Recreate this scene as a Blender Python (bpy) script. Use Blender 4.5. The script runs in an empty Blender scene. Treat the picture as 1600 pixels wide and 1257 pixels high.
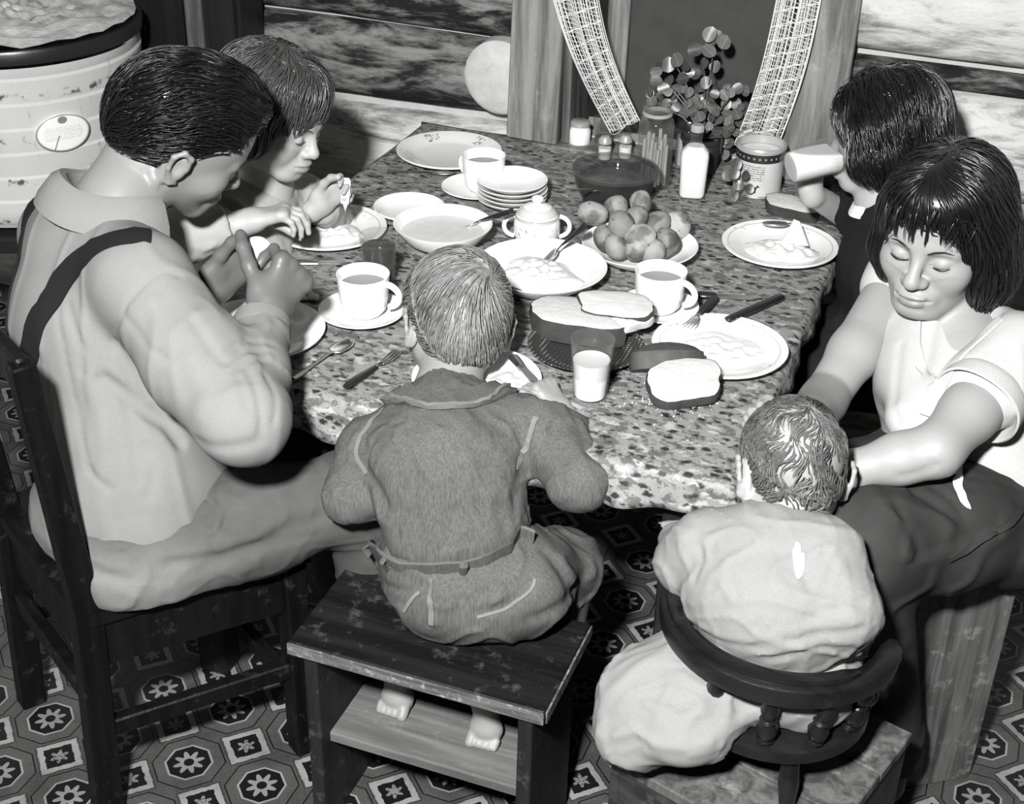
import bpy, bmesh, math, random
import numpy as np
from mathutils import Vector, Matrix

# ---------------------------------------------------------------- camera
FPX, PITCH, ROLL, CAMH, YAW = 2200.0, 30.5, 1.5, 1.9, 20.0
_p, _r, _a = map(math.radians, (PITCH, ROLL, YAW))
_fw = np.array([-math.sin(_a), math.cos(_a), 0.]); _r0 = np.array([math.cos(_a), math.sin(_a), 0.]); _Z = np.array([0, 0, 1.])
CF = math.cos(_p)*_fw - math.sin(_p)*_Z
_u0 = math.sin(_p)*_fw + math.cos(_p)*_Z
CR = math.cos(_r)*_r0 + math.sin(_r)*_u0
CU = -math.sin(_r)*_r0 + math.cos(_r)*_u0
CC = np.array([0, 0, CAMH])
scene = bpy.context.scene
col = scene.collection
cam_d = bpy.data.cameras.new('camera'); cam = bpy.data.objects.new('camera', cam_d); col.objects.link(cam)
cam_d.sensor_fit = 'HORIZONTAL'; cam_d.sensor_width = 36.0; cam_d.lens = 36.0*FPX/1600.0
cam_d.clip_start = 0.05; cam_d.clip_end = 50
cam.matrix_world = Matrix(((CR[0], CU[0], -CF[0], CC[0]), (CR[1], CU[1], -CF[1], CC[1]), (CR[2], CU[2], -CF[2], CC[2]), (0, 0, 0, 1)))
scene.camera = cam

# ---------------------------------------------------------------- world, flash, exposure
world = bpy.data.worlds.new('room_ambient'); scene.world = world; world.use_nodes = True
world.node_tree.nodes['Background'].inputs[0].default_value = (1, 1, .98, 1)
world.node_tree.nodes['Background'].inputs[1].default_value = 0.022
fl = bpy.data.lights.new('flash_bulb', 'AREA'); fl.shape = 'DISK'; fl.size = 0.16; fl.energy = 200; fl.spread = math.radians(175)
flo = bpy.data.objects.new('flash_bulb', fl); col.objects.link(flo)
_fp = CC + CR*-0.30 + CU*0.36 + CF*-0.25
flo.location = _fp
_aim = np.array([-0.75, 2.25, 0.6]) - _fp
flo.rotation_euler = Vector(_aim).to_track_quat('-Z', 'Y').to_euler()
vs = scene.view_settings
vs.view_transform = 'Standard'; vs.look = 'None'; vs.gamma = 1.0; vs.use_curve_mapping = False
vs.exposure = 0.0

# ---------------------------------------------------------------- helpers
def V(*a): return np.array(a if len(a) > 1 else a[0], float)
def ray(x, y): return CF + CR*((x-800)/FPX) + CU*((628.5-y)/FPX)
def P(x, y, z):                      # point of the place seen at (x, y) whose height is z
    d = ray(x, y); return CC + d*((z-CAMH)/d[2])
def PD(x, y, d): return CC + ray(x, y)*d        # the same at a distance d in front of the camera
def PY(x, y, Y): d = ray(x, y); return CC + d*(Y/d[1])
def nrm(v): v = np.asarray(v, float); return v/np.linalg.norm(v)
def frame(fwd, up):                   # rows: right, forward, up
    f = nrm(fwd); u = np.asarray(up, float); u = nrm(u - f*(u@f)); r = np.cross(f, u); return np.array([r, f, u])
def cv(a, b, c): return CR*a + CU*b + CF*c      # direction: right, up, away
random.seed(7); rng = np.random.default_rng(11)

def tag(o, label=None, cat=None, group=None, kind=None):
    if label: o['label'] = label
    if cat: o['category'] = cat
    if group: o['group'] = group
    if kind: o['kind'] = kind
    return o
def empty(name, loc, label=None, cat=None, group=None, rz=0):
    o = bpy.data.objects.new(name, None); col.objects.link(o); o.location = [float(c) for c in loc]; o.rotation_euler = (0, 0, rz)
    o.empty_display_size = .05
    return tag(o, label, cat, group)
def link(name, me, mat, parent=None, loc=None):
    o = bpy.data.objects.new(name, me); col.objects.link(o)
    if mat is not None and not me.materials: me.materials.append(mat)
    if 'shade' not in me.attributes:
        at = me.attributes.new('shade', 'FLOAT', 'POINT'); at.data.foreach_set('value', np.ones(len(me.vertices), np.float32))
    if loc is not None: o.location = [float(c) for c in loc]
    if parent is not None:
        o.parent = parent
    return o
def world_child(name, me, mat, parent):          # mesh given in world coordinates, hung under a parent (unscaled)
    o = link(name, me, mat, parent)
    m = Matrix.LocRotScale(parent.location, parent.rotation_euler, parent.scale)
    if parent.parent is not None:
        pp = parent.parent; m = Matrix.LocRotScale(pp.location, pp.rotation_euler, pp.scale) @ parent.matrix_parent_inverse @ m
    o.matrix_parent_inverse = m.inverted()
    return o
def mesh(name, v, f, smooth=True):
    me = bpy.data.meshes.new(name)
    me.from_pydata([tuple(map(float, q)) for q in v], [], f)
    if smooth: me.polygons.foreach_set('use_smooth', [True]*len(me.polygons))
    me.update(); return me
def npmesh(name, v, q, smooth=True):             # fast: v (n,3), q (m,4|3)
    me = bpy.data.meshes.new(name); v = np.ascontiguousarray(v, np.float32); q = np.ascontiguousarray(q, np.int32)
    n, k = q.shape
    me.vertices.add(len(v)); me.vertices.foreach_set('co', v.ravel())
    me.loops.add(n*k); me.loops.foreach_set('vertex_index', q.ravel())
    me.polygons.add(n); me.polygons.foreach_set('loop_start', np.arange(0, n*k, k, dtype=np.int32))
    me.polygons.foreach_set('use_smooth', np.full(n, smooth))
    me.update(calc_edges=True); return me

class MB:                                        # collects simple shapes into one mesh
    def __init__(s): s.v = []; s.f = []
    def add(s, v, f):
        b = len(s.v); s.v += [tuple(map(float, q)) for q in v]; s.f += [tuple(i+b for i in q) for q in f]; return s
    def box(s, lo, hi, M=None):
        a, b = lo, hi
        v = [V(x, y, z) for z in (a[2], b[2]) for y in (a[1], b[1]) for x in (a[0], b[0])]
        if M is not None: v = [M[0] @ q + M[1] for q in v]
        return s.add(v, [(0, 2, 3, 1), (4, 5, 7, 6), (0, 1, 5, 4), (2, 6, 7, 3), (0, 4, 6, 2), (1, 3, 7, 5)])
    def bar(s, a, b, w, h, up=(0, 0, 1), bev=0, w2=None, h2=None):   # bar from a to b, width w, height h
        a = V(a); b = V(b); d = nrm(b-a); u = V(up); u = u-d*(u@d); u = nrm(u); r = np.cross(d, u)
        w2 = w if w2 is None else w2; h2 = h if h2 is None else h2
        def ring(c, w, h, k):
            w = w/2; h = h/2
            if bev <= 0: return [c+r*x*w+u*y*h for x, y in ((-1, -1), (1, -1), (1, 1), (-1, 1))]
            e = bev*k
            return [c+r*x+u*y for x, y in ((-w+e, -h), (w-e, -h), (w, -h+e), (w, h-e), (w-e, h), (-w+e, h), (-w, h-e), (-w, -h+e))]
        R1, R2 = ring(a, w, h, 1), ring(b, w2, h2, 1); n = len(R1)
        if bev > 0:
            A0 = ring(a, w-2*bev, h-2*bev, .5); B0 = ring(b, w2-2*bev, h2-2*bev, .5)
            rings = [[q for q in A0], [q+d*bev for q in R1], [q-d*bev for q in R2], B0]
        else: rings = [R1, R2]
        vv = [q for g in rings for q in g]; ff = []
        for k in range(len(rings)-1):
            for i in range(n): ff.append((k*n+i, k*n+(i+1) % n, (k+1)*n+(i+1) % n, (k+1)*n+i))
        ff.append(tuple(range(n-1, -1, -1))); ff.append(tuple(range((len(rings)-1)*n, len(rings)*n)))
        return s.add(vv, ff)
    def lathe(s, prof, n=40, c=(0, 0, 0), sx=1, sy=1, close=False):
        c = V(c); k = len(prof); vv = []; ff = []
        for (r, z) in prof:
            for i in range(n):
                t = 2*math.pi*i/n; vv.append((c[0]+r*sx*math.cos(t), c[1]+r*sy*math.sin(t), c[2]+z))
        for j in range(k-1):
            for i in range(n): ff.append((j*n+i, j*n+(i+1) % n, (j+1)*n+(i+1) % n, (j+1)*n+i))
        if close:
            for i in range(n): ff.append(((k-1)*n+i, (k-1)*n+(i+1) % n, (i+1) % n, i))
        return s.add(vv, ff)
    def tube(s, pts, rad, n=10, cap=True, flat=None, up=(0, 0, 1)):
        pts = [V(q) for q in pts]; m = len(pts)
        if np.isscalar(rad): rad = [rad]*m
        vv = []; ff = []; prev = None
        for j, q in enumerate(pts):
            d = nrm(pts[min(j+1, m-1)]-pts[max(j-1, 0)])
            u = V(up) if prev is None else prev
            u = u-d*(u@d)
            if np.linalg.norm(u) < 1e-6: u = V(1, 0, 0)-d*d[0]
            u = nrm(u); prev = u; r = np.cross(d, u)
            fl_ = 1 if flat is None else flat
            for i in range(n):
                t = 2*math.pi*i/n; vv.append(q+r*math.cos(t)*rad[j]+u*math.sin(t)*rad[j]*fl_)
        for j in range(m-1):
            for i in range(n): ff.append((j*n+i, j*n+(i+1) % n, (j+1)*n+(i+1) % n, (j+1)*n+i))
        if cap: ff.append(tuple(range(n-1, -1, -1))); ff.append(tuple(range((m-1)*n, m*n)))
        return s.add(vv, ff)
    def build(s, name, mat, parent=None, smooth=True, loc=None, world=False, sharp=40):
        me = mesh(name, s.v, s.f, smooth)
        if smooth and sharp:
            bm = bmesh.new(); bm.from_mesh(me)
            bmesh.ops.recalc_face_normals(bm, faces=bm.faces)
            ca = math.radians(sharp)
            for e in bm.edges:
                if len(e.link_faces) == 2 and e.calc_face_angle(0) > ca: e.smooth = False
            bm.to_mesh(me); bm.free()
        return world_child(name, me, mat, parent) if (world and parent is not None) else link(name, me, mat, parent, loc)

# ---------------------------------------------------------------- shader helpers
TINT = (1.0, 0.998, 0.985)
class N:                                         # arithmetic on shader sockets
    def __init__(s, nt, sock): s.nt = nt; s.s = sock
    def _op(s, op, *o):
        n = s.nt.nodes.new('ShaderNodeMath'); n.operation = op
        for i, q in enumerate((s,)+o):
            if isinstance(q, N): s.nt.links.new(q.s, n.inputs[i])
            else: n.inputs[i].default_value = q
        return N(s.nt, n.outputs[0])
    def __add__(s, o): return s._op('ADD', o)
    __radd__ = __add__
    def __sub__(s, o): return s._op('SUBTRACT', o)
    def __rsub__(s, o): return (s*-1)+o
    def __mul__(s, o): return s._op('MULTIPLY', o)
    __rmul__ = __mul__
    def __truediv__(s, o): return s._op('DIVIDE', o)
    def __lt__(s, o): return s._op('LESS_THAN', o)
    def __gt__(s, o): return s._op('GREATER_THAN', o)
    def abs(s): return s._op('ABSOLUTE')
    def max(s, o): return s._op('MAXIMUM', o)
    def min(s, o): return s._op('MINIMUM', o)
    def fract(s): return s._op('FRACT')
    def floor(s): return s._op('FLOOR')
    def sin(s): return s._op('SINE')
    def cos(s): return s._op('COSINE')
    def pow(s, o): return s._op('POWER', o)
    def sqrt(s): return s._op('SQRT')
    def atan2(s, o): return s._op('ARCTAN2', o)
    def clamp(s): 
        r = s._op('ADD', 0.0); r.s.node.use_clamp = True; return r
    def step(s, a, b):                           # smoothstep a..b
        n = s.nt.nodes.new('ShaderNodeMapRange'); n.interpolation_type = 'SMOOTHSTEP'
        s.nt.links.new(s.s, n.inputs[0]); n.inputs[1].default_value = a; n.inputs[2].default_value = b
        return N(s.nt, n.outputs[0])
    def mix(s, a, b):                            # a where 0, b where 1
        return s*(b-a)+a if not isinstance(b, N) and not isinstance(a, N) else (s*b)+((1-s)*a)
def newmat(name):
    m = bpy.data.materials.new(name); m.use_nodes = True
    nt = m.node_tree; b = nt.nodes['Principled BSDF']; return m, nt, b
def coords(nt, kind='Object'):
    t = nt.nodes.new('ShaderNodeTexCoord'); sp = nt.nodes.new('ShaderNodeSeparateXYZ'); nt.links.new(t.outputs[kind], sp.inputs[0])
    return t.outputs[kind], N(nt, sp.outputs[0]), N(nt, sp.outputs[1]), N(nt, sp.outputs[2])
def noise(nt, vec, scale, detail=3, rough=.55, stretch=None, dist=0):
    if stretch is not None:
        mp = nt.nodes.new('ShaderNodeMapping'); mp.inputs['Scale'].default_value = stretch; nt.links.new(vec, mp.inputs[0]); vec = mp.outputs[0]
    n = nt.nodes.new('ShaderNodeTexNoise'); n.inputs['Scale'].default_value = scale; n.inputs['Detail'].default_value = detail
    n.inputs['Roughness'].default_value = rough; n.inputs['Distortion'].default_value = dist
    nt.links.new(vec, n.inputs['Vector']); return N(nt, n.outputs[0])
def voro(nt, vec, scale, feature='F1', rand=1, out='Distance'):
    n = nt.nodes.new('ShaderNodeTexVoronoi'); n.feature = feature; n.inputs['Scale'].default_value = scale; n.inputs['Randomness'].default_value = rand
    nt.links.new(vec, n.inputs['Vector'])
    return N(nt, n.outputs[out])
def gray(nt, val, b, sock='Base Color'):
    c = nt.nodes.new('ShaderNodeCombineColor')
    for i in range(3):
        n = val*TINT[i]; nt.links.new(n.s, c.inputs[i])
    nt.links.new(c.outputs[0], b.inputs[sock])
def bump(nt, b, h, strength=.3, dist=.01):
    n = nt.nodes.new('ShaderNodeBump'); n.inputs['Strength'].default_value = strength; n.inputs['Distance'].default_value = dist
    nt.links.new(h.s, n.inputs['Height']); nt.links.new(n.outputs[0], b.inputs['Normal'])
def simple(name, g, rough=.6, spec=.4, var=.15, scale=30, stretch=None, bmp=.15, bdist=.004, detail=4, attr=False, metal=0, sheen=0):
    m, nt, b = newmat(name)
    vec, x, y, z = coords(nt)
    n = noise(nt, vec, scale, detail, .6, stretch)
    v = (n-.5)*(2*var)+1
    v = v*g
    if attr:
        a = nt.nodes.new('ShaderNodeAttribute'); a.attribute_name = 'shade'; v = v*N(nt, a.outputs['Fac'])
    gray(nt, v, b)
    b.inputs['Roughness'].default_value = rough; b.inputs['Specular IOR Level'].default_value = spec; b.inputs['Metallic'].default_value = metal
    if sheen: b.inputs['Sheen Weight'].default_value = sheen
    if bmp: bump(nt, b, n, bmp, bdist)
    return m
# ---------------------------------------------------------------- implicit surfaces for bodies, clothes, food
def smin(a, b, k):
    if k <= 0: return np.minimum(a, b)
    h = np.clip(.5+.5*(b-a)/k, 0, 1); return b+(a-b)*h - k*h*(1-h)
class SDF:
    def __init__(s): s.ops = []; s.post = []; s.B = (np.eye(3), np.zeros(3), 1.0); s.lo = np.full(3, 9e9); s.hi = np.full(3, -9e9)
    def at(s, rows, o, sc=1.0): s.B = (np.asarray(rows), np.asarray(o, float), sc); return s
    def w(s, p): R_, o, sc = s.B; return o + sc*(np.asarray(p, float) @ R_)
    def _reg(s, kind, fn, c, rad, k):
        s.ops.append((kind, fn, c.astype(np.float32), rad, k))
        if kind == 'u': s.lo = np.minimum(s.lo, c-rad); s.hi = np.maximum(s.hi, c+rad)
        return s
    def cap(s, a, b, ra, rb=None, k=.01, wide=None, ratio=1.0, kind='u'):
        rb = ra if rb is None else rb; sc = s.B[2]
        a = s.w(a); b = s.w(b); ra *= sc; rb *= sc; k *= sc
        ab = b-a; L2 = max(ab@ab, 1e-12)
        wd = None if wide is None else nrm(np.asarray(wide, float) @ s.B[0])
        A = a.astype(np.float32); AB = ab.astype(np.float32)
        WD = None if wd is None else wd.astype(np.float32)
        def fn(p):
            q = p-A; t = np.clip(q @ AB / L2, 0, 1); q = q - t[:, None]*AB
            r = ra+(rb-ra)*t
            d2 = (q*q).sum(1)
            if WD is not None:
                w_ = q @ WD; d2 = d2 + w_*w_*(1/ratio**2-1)
            return np.sqrt(d2)-r
        return s._reg(kind, fn, (a+b)/2, np.linalg.norm(ab)/2+max(ra, rb)*max(1, ratio), k)
    def ell(s, c, r, k=.01, rows=None, kind='u'):
        R_, o, sc = s.B; c = s.w(c); r = np.broadcast_to(np.asarray(r, float), (3,))*sc; k *= sc
        ax = (R_ if rows is None else np.asarray(rows) @ R_).astype(np.float32); C_ = c.astype(np.float32); rr = r.astype(np.float32)
        def fn(p):
            q = (p-C_) @ ax.T
            k0 = np.sqrt(((q/rr)**2).sum(1)); k1 = np.sqrt(((q/(rr*rr))**2).sum(1))+1e-9
            return k0*(k0-1)/k1
        return s._reg(kind, fn, c, r.max(), k)
    def sub(s, c, r, k=.008, rows=None): return s.ell(c, r, k, rows, 's')
    def chain(s, pts, rads, k=.01, wide=None, ratio=1.0, kind='u'):
        for i in range(len(pts)-1): s.cap(pts[i], pts[i+1], rads[i], rads[i+1], k, wide, ratio, kind)
        return s
    def crease(s, pts, depth, width):
        pts = [s.w(q) for q in pts]; sc = s.B[2]; depth *= sc; width *= sc
        c = np.mean(pts, 0); R_ = max(np.linalg.norm(q-c) for q in pts)+3*width
        pts = [q.astype(np.float32) for q in pts]
        def fn(p):
            d2 = np.full(len(p), 1e6, np.float32)
            for a, b in zip(pts[:-1], pts[1:]):
                ab = b-a; q = p-a; t = np.clip(q @ ab/max(ab@ab, 1e-12), 0, 1); q = q-t[:, None]*ab; d2 = np.minimum(d2, (q*q).sum(1))
            return depth*np.exp(-d2/(width*width))
        return s._reg('d', fn, c, R_, 0)
    def wrinkle(s, amp, freq, seed=0, c=None, rad=9.0, stretch=(1, 1, 1), rows=None):   # broad irregular folds
        g = np.random.default_rng(seed); ks = g.normal(size=(7, 3)); ks /= np.linalg.norm(ks, axis=1)[:, None]
        ks = ks*np.asarray(stretch)*freq*g.uniform(.6, 1.5, (7, 1)); ph = g.uniform(0, 6.28, 7)
        if rows is not None: ks = ks @ np.asarray(rows)
        ks = ks.astype(np.float32); c = np.zeros(3) if c is None else s.w(c)
        def fn(p):
            x = p @ ks.T + ph.astype(np.float32)
            w_ = np.sin(x[:, 0]+1.4*np.sin(x[:, 1]))+np.sin(x[:, 2]+1.7*np.sin(x[:, 3]))+.6*np.sin(x[:, 4]+1.5*np.sin(x[:, 5]+x[:, 6]))
            f = -amp*1.6*(np.exp(-(w_/.42)**2)-.25)
            if rad < 5: f = f*np.clip(1.5-((p-c)**2).sum(1)/(rad*rad)*1.5, 0, 1)
            return f.astype(np.float32)
        return s._reg('d', fn, c, rad, 0)
    def cut(s, point, normal):                    # removes everything on the normal's side
        q = s.w(point).astype(np.float32); n = nrm(np.asarray(normal, float) @ s.B[0]).astype(np.float32)
        s.ops.append(('c', lambda p: (p-q) @ n, None, 0, 0)); return s
    def minus(s, other, off=0, k=0): s.ops.append(('m', other, off, 0, k)); return s
    def lite(s):                                 # the same shape without surface detail
        t = SDF(); t.ops = [o for o in s.ops if o[0] != 'd']; t.lo, t.hi = s.lo, s.hi; return t
    def creases(s, lst):                         # folds given along photo points on the surface
        allp = [q for l in lst for q in l[0]]; h_ = hits(s, allp); i = 0
        for pts, d, w_ in lst: s.crease(list(h_[i:i+len(pts)]), d, w_); i += len(pts)
        return s
    def __call__(s, p, band=.03):
        p = p.astype(np.float32); D = np.full(len(p), 1.0, np.float32)
        for kind, fn, c, rad, k in s.ops:
            if kind == 'c': D = np.maximum(D, fn(p)); continue
            if kind == 'm':
                dd = -(fn(p, band)+c)
                D = np.maximum(D, dd) if k <= 0 else -smin(-D, -dd, k)
                continue
            m = np.nonzero(((p-c)**2).sum(1) < (rad+k+band)**2)[0] if rad < 5 else np.arange(len(p))
            if not len(m): continue
            d = fn(p[m])
            if kind == 'u': D[m] = smin(D[m], d.astype(np.float32), k)
            elif kind == 's': D[m] = -smin(-D[m], d.astype(np.float32), k)
            else: D[m] += d
        return D
    def mesh(s, h, boxes=(), pad=.012, lo=None, hi=None, smooth=1):
        vs_, qs_ = [], []; base = 0
        L = s.lo-pad if lo is None else V(lo); Hh = s.hi+pad if hi is None else V(hi)
        for (bl, bh, bhh, holes) in [(L, Hh, h, [(b[0], b[1]) for b in boxes])]+[(V(b[0]), V(b[1]), b[2], []) for b in boxes]:
            v, q = s._nets(bl, bh, bhh)
            if not len(q): continue
            if smooth: v = s._smooth(v, q, smooth)
            if holes:
                c = v[q].mean(1); keep = np.ones(len(q), bool)
                for (a, b) in holes: keep &= ~((c > V(a)+h*1.2).all(1) & (c < V(b)-h*1.2).all(1))
                q = q[keep]
            vs_.append(v); qs_.append(q+base); base += len(v)
        v = np.concatenate(vs_); q = np.concatenate(qs_)
        used = np.zeros(len(v), bool); used[q.ravel()] = True; idx = np.cumsum(used)-1
        return v[used], idx[q]
    def _smooth(s, v, q, it):
        for _ in range(it):
            acc = np.zeros_like(v); cnt = np.zeros(len(v))
            for a, b in ((0, 1), (1, 2), (2, 3), (3, 0)):
                np.add.at(acc, q[:, a], v[q[:, b]]); np.add.at(cnt, q[:, a], 1)
            m = cnt > 0; v = v.copy(); v[m] = .5*v[m]+.5*acc[m]/cnt[m][:, None]
        return v
    def _nets(s, lo, hi, h):
        B_ = 4; nb = np.maximum(1, np.ceil((hi-lo)/(h*B_)).astype(int)); n = nb*B_
        gi = np.stack(np.meshgrid(*[np.arange(k) for k in nb], indexing='ij'), -1).reshape(-1, 3)
        cen = lo+(gi*B_+(B_-1)/2)*h; band = h*B_*1.0+.006
        dc = s(cen, band*1.3)
        D = np.repeat(np.repeat(np.repeat(dc.reshape(nb), B_, 0), B_, 1), B_, 2)
        act = gi[np.abs(dc) < band]
        if not len(act): return np.zeros((0, 3)), np.zeros((0, 4), int)
        off = np.stack(np.meshgrid(*[np.arange(B_)]*3, indexing='ij'), -1).reshape(-1, 3)
        idx = (act[:, None, :]*B_+off[None]).reshape(-1, 3)
        pts = lo+idx*h; val = np.empty(len(pts), np.float32)
        for i in range(0, len(pts), 400000): val[i:i+400000] = s(pts[i:i+400000], .012)
        D[idx[:, 0], idx[:, 1], idx[:, 2]] = val
        S_ = D < 0
        c8 = [S_[i:n[0]-1+i, j:n[1]-1+j, k:n[2]-1+k] for i in (0, 1) for j in (0, 1) for k in (0, 1)]
        tot = sum(c.astype(np.int8) for c in c8)
        ci = np.argwhere((tot > 0) & (tot < 8))
        vid = np.full(n-1, -1, np.int32); vid[ci[:, 0], ci[:, 1], ci[:, 2]] = np.arange(len(ci))
        cd = {}
        for i in (0, 1):
            for j in (0, 1):
                for k in (0, 1): cd[i, j, k] = D[ci[:, 0]+i, ci[:, 1]+j, ci[:, 2]+k]
        acc = np.zeros((len(ci), 3)); cnt = np.zeros(len(ci))
        ks = list(cd)
        for a in ks:
            for ax in range(3):
                if a[ax] == 1: continue
                b = list(a); b[ax] = 1; b = tuple(b); da, db = cd[a], cd[b]; m = (da < 0) != (db < 0)
                t = da/np.where(np.abs(da-db) < 1e-9, 1e-9, da-db); t = np.clip(t, 0, 1)
                q = np.zeros((len(ci), 3)); q[:] = a; q[:, ax] = t
                acc[m] += q[m]; cnt[m] += 1
        v = lo+(ci+acc/np.maximum(cnt, 1)[:, None])*h
        quads = []
        for ax in range(3):
            u, w_ = (ax+1) % 3, (ax+2) % 3
            sl = [slice(0, n[i]-1) for i in range(3)]; sl2 = list(sl); sl2[ax] = slice(1, n[ax])
            A_, Bb = S_[tuple(sl)], S_[tuple(sl2)]
            e = np.argwhere(A_ != Bb); e = e[(e[:, u] > 0) & (e[:, w_] > 0)]
            if not len(e): continue
            fl_ = A_[e[:, 0], e[:, 1], e[:, 2]]
            def g(du, dw):
                q = e.copy(); q[:, u] -= du; q[:, w_] -= dw; return vid[q[:, 0], q[:, 1], q[:, 2]]
            q = np.stack([g(1, 1), g(0, 1), g(0, 0), g(1, 0)], 1)
            q[~fl_] = q[~fl_][:, ::-1]
            quads.append(q[(q >= 0).all(1)])
        return v, np.concatenate(quads)
    def obj(s, name, mat, parent, h, boxes=(), paint=(), smooth=1, loc=None, **kw):
        v, q = s.mesh(h, boxes, smooth=smooth, **kw)
        me = npmesh(name, v, q)
        if paint is not None:
            sh = np.ones(len(v), np.float32)
            for fn in paint: sh *= fn(v)
            at = me.attributes.new('shade', 'FLOAT', 'POINT'); at.data.foreach_set('value', sh)
        if parent is None: return link(name, me, mat)
        return world_child(name, me, mat, parent)
def spot(c, r, val, soft=.5):                      # paint: factor val inside radius r round c (own colour, e.g. lips)
    c = np.asarray(c); 
    def fn(v):
        d = np.sqrt((((v-c)/r)**2).sum(1)) if np.ndim(r) else np.sqrt(((v-c)**2).sum(1))/r
        t = np.clip((1-d)/soft, 0, 1); t = t*t*(3-2*t); return 1+(val-1)*t
    return fn

# ---------------------------------------------------------------- strands of hair laid over a hair shape
def strands(shape, roots, flow, length, rad, seg=8, lift=.002, seed=0, jit=.25, gravity=0, clump=0.0):
    g = np.random.default_rng(seed); p = roots.copy(); n = len(p); path = [p.copy()]
    ln = length(p) if callable(length) else np.full(n, length); ln = ln*g.uniform(.75, 1.1, n); st = ln/seg
    off = g.uniform(0, 1, n)*lift
    jd = g.normal(size=(n, 3))*jit
    d = None
    shape = shape.lite()
    def grad(q):
        e = .002; m = len(q); d4 = shape(np.concatenate([q, q+V(e, 0, 0), q+V(0, e, 0), q+V(0, 0, e)]), .08).reshape(4, m)
        G = (d4[1:]-d4[0]).T; return G/(np.linalg.norm(G, axis=1)[:, None]+1e-9)
    for k in range(seg):
        f = flow(p)+jd*(.5+.5*k/seg); f[:, 2] -= gravity*k/seg
        G = grad(p); f = f-G*(f*G).sum(1)[:, None]*.85
        f /= np.linalg.norm(f, axis=1)[:, None]+1e-9
        d = f if d is None else .45*d+.55*f
        p = p+d*st[:, None]
        dist = shape(p, .08); near = dist < .03
        p = p+np.where(near[:, None], G*(off-dist)[:, None]*.9, 0)
        path.append(p.copy())
    Pp = np.stack(path, 1)                       # n, seg+1, 3
    T = np.gradient(Pp, axis=1); T /= np.linalg.norm(T, axis=2)[:, :, None]+1e-9
    G = grad(Pp.reshape(-1, 3)).reshape(Pp.shape)
    S_ = np.cross(T, G); S_ /= np.linalg.norm(S_, axis=2)[:, :, None]+1e-9; U_ = np.cross(S_, T)
    prof = np.sqrt(np.clip(1-np.linspace(0, 1, seg+1)**2.5, 0, 1))*.9+.12
    r = (g.uniform(.6, 1.3, n)*rad)[:, None]*prof[None]
    vv = []
    for a in (0.5, 2.6, 4.71):
        vv.append(Pp+(S_*math.cos(a)*1.3+U_*math.sin(a)*.7)*r[:, :, None])
    v = np.stack(vv, 2)                          # n, seg+1, 3, 3
    idx = np.arange(n*(seg+1)*3).reshape(n, seg+1, 3)
    q = []
    for j in range(3):
        j2 = (j+1) % 3; q.append(np.stack([idx[:, :-1, j], idx[:, :-1, j2], idx[:, 1:, j2], idx[:, 1:, j]], -1).reshape(-1, 4))
    return v.reshape(-1, 3), np.concatenate(q)
def surf_points(shape, n, c, rad, seed, ok):       # points on a shape around centre c
    g = np.random.default_rng(seed); out = []; tot = 0
    while tot < n:
        d = g.normal(size=(n*2, 3)); d /= np.linalg.norm(d, axis=1)[:, None]
        t = np.full(len(d), rad); p = c+d*t[:, None]
        for _ in range(12): s_ = shape(p, .3); t = t-s_*.9; p = c+d*t[:, None]
        m = ok(p) & (np.abs(shape(p, .3)) < .004); out.append(p[m]); tot += m.sum()
        if m.sum() == 0: break
    return np.concatenate(out)[:n]
def joinvq(*vq):
    vs_, qs_, b = [], [], 0
    for v, q in vq: vs_.append(v); qs_.append(q+b); b += len(v)
    return np.concatenate(vs_), np.concatenate(qs_)
# ---------------------------------------------------------------- materials
def wood(name, g, dark=.35, axis='z', rough=.6, spec=.35, scale=14, wear=0.0, wearg=.3, bmp=.35, attr=False):
    m, nt, b = newmat(name); vec, x, y, z = coords(nt)
    st = {'x': (.08, 1, 1), 'y': (1, .08, 1), 'z': (1, 1, .08)}[axis]
    n1 = noise(nt, vec, scale*2.2, 5, .65, st, .4); n2 = noise(nt, vec, scale*.5, 3, .5, st); n3 = noise(nt, vec, scale*1.7, 4, .7)
    v = n1.step(.35, .65).mix(1-dark, 1+dark*.6)*((n2-.5)*.9+1)
    v = v*g
    if wear:
        w = n3.step(.62-wear*.1, .72); v = v+w*wearg*wear
    gray(nt, v, b); b.inputs['Roughness'].default_value = rough; b.inputs['Specular IOR Level'].default_value = spec
    bump(nt, b, n1+n3*.5, bmp, .004); return m
M = {}
M['chair_wood'] = wood('dark_chair_wood', .004, .4, 'z', .45, .12, 14, .5, .03)
M['stool_top'] = wood('worn_dark_boards', .009, .5, 'x', .5, .15, 16, .8, .05)
M['stool_leg'] = wood('stool_plank', .010, .5, 'z', .6, .3, 14, .7, .05)
M['shelf'] = wood('pale_shelf_board', .12, .35, 'x', .7, .25, 14, .4, .1)
M['edge_wood'] = wood('worn_board_edge', .10, .5, 'x', .7, .25, 40, 1.0, .18)
M['crate'] = wood('scuffed_crate_board', .08, .55, 'z', .75, .25, 16, .8, .12)
M['crate_dark'] = wood('dark_crate_board', .03, .5, 'x', .6, .3, 14, .6, .05)
M['rail_wood'] = wood('varnished_bentwood', .008, .4, 'x', .30, .4, 12, .3, .02)
M['post_wood'] = wood('weathered_window_board', .17, .5, 'z', .8, .2, 13, .5, .1)
M['post_dark'] = wood('dark_window_jamb', .10, .5, 'z', .8, .2, 13, .3, .06)
M['black_wood'] = wood('black_painted_wood', .008, .3, 'z', .5, .4)
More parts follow.
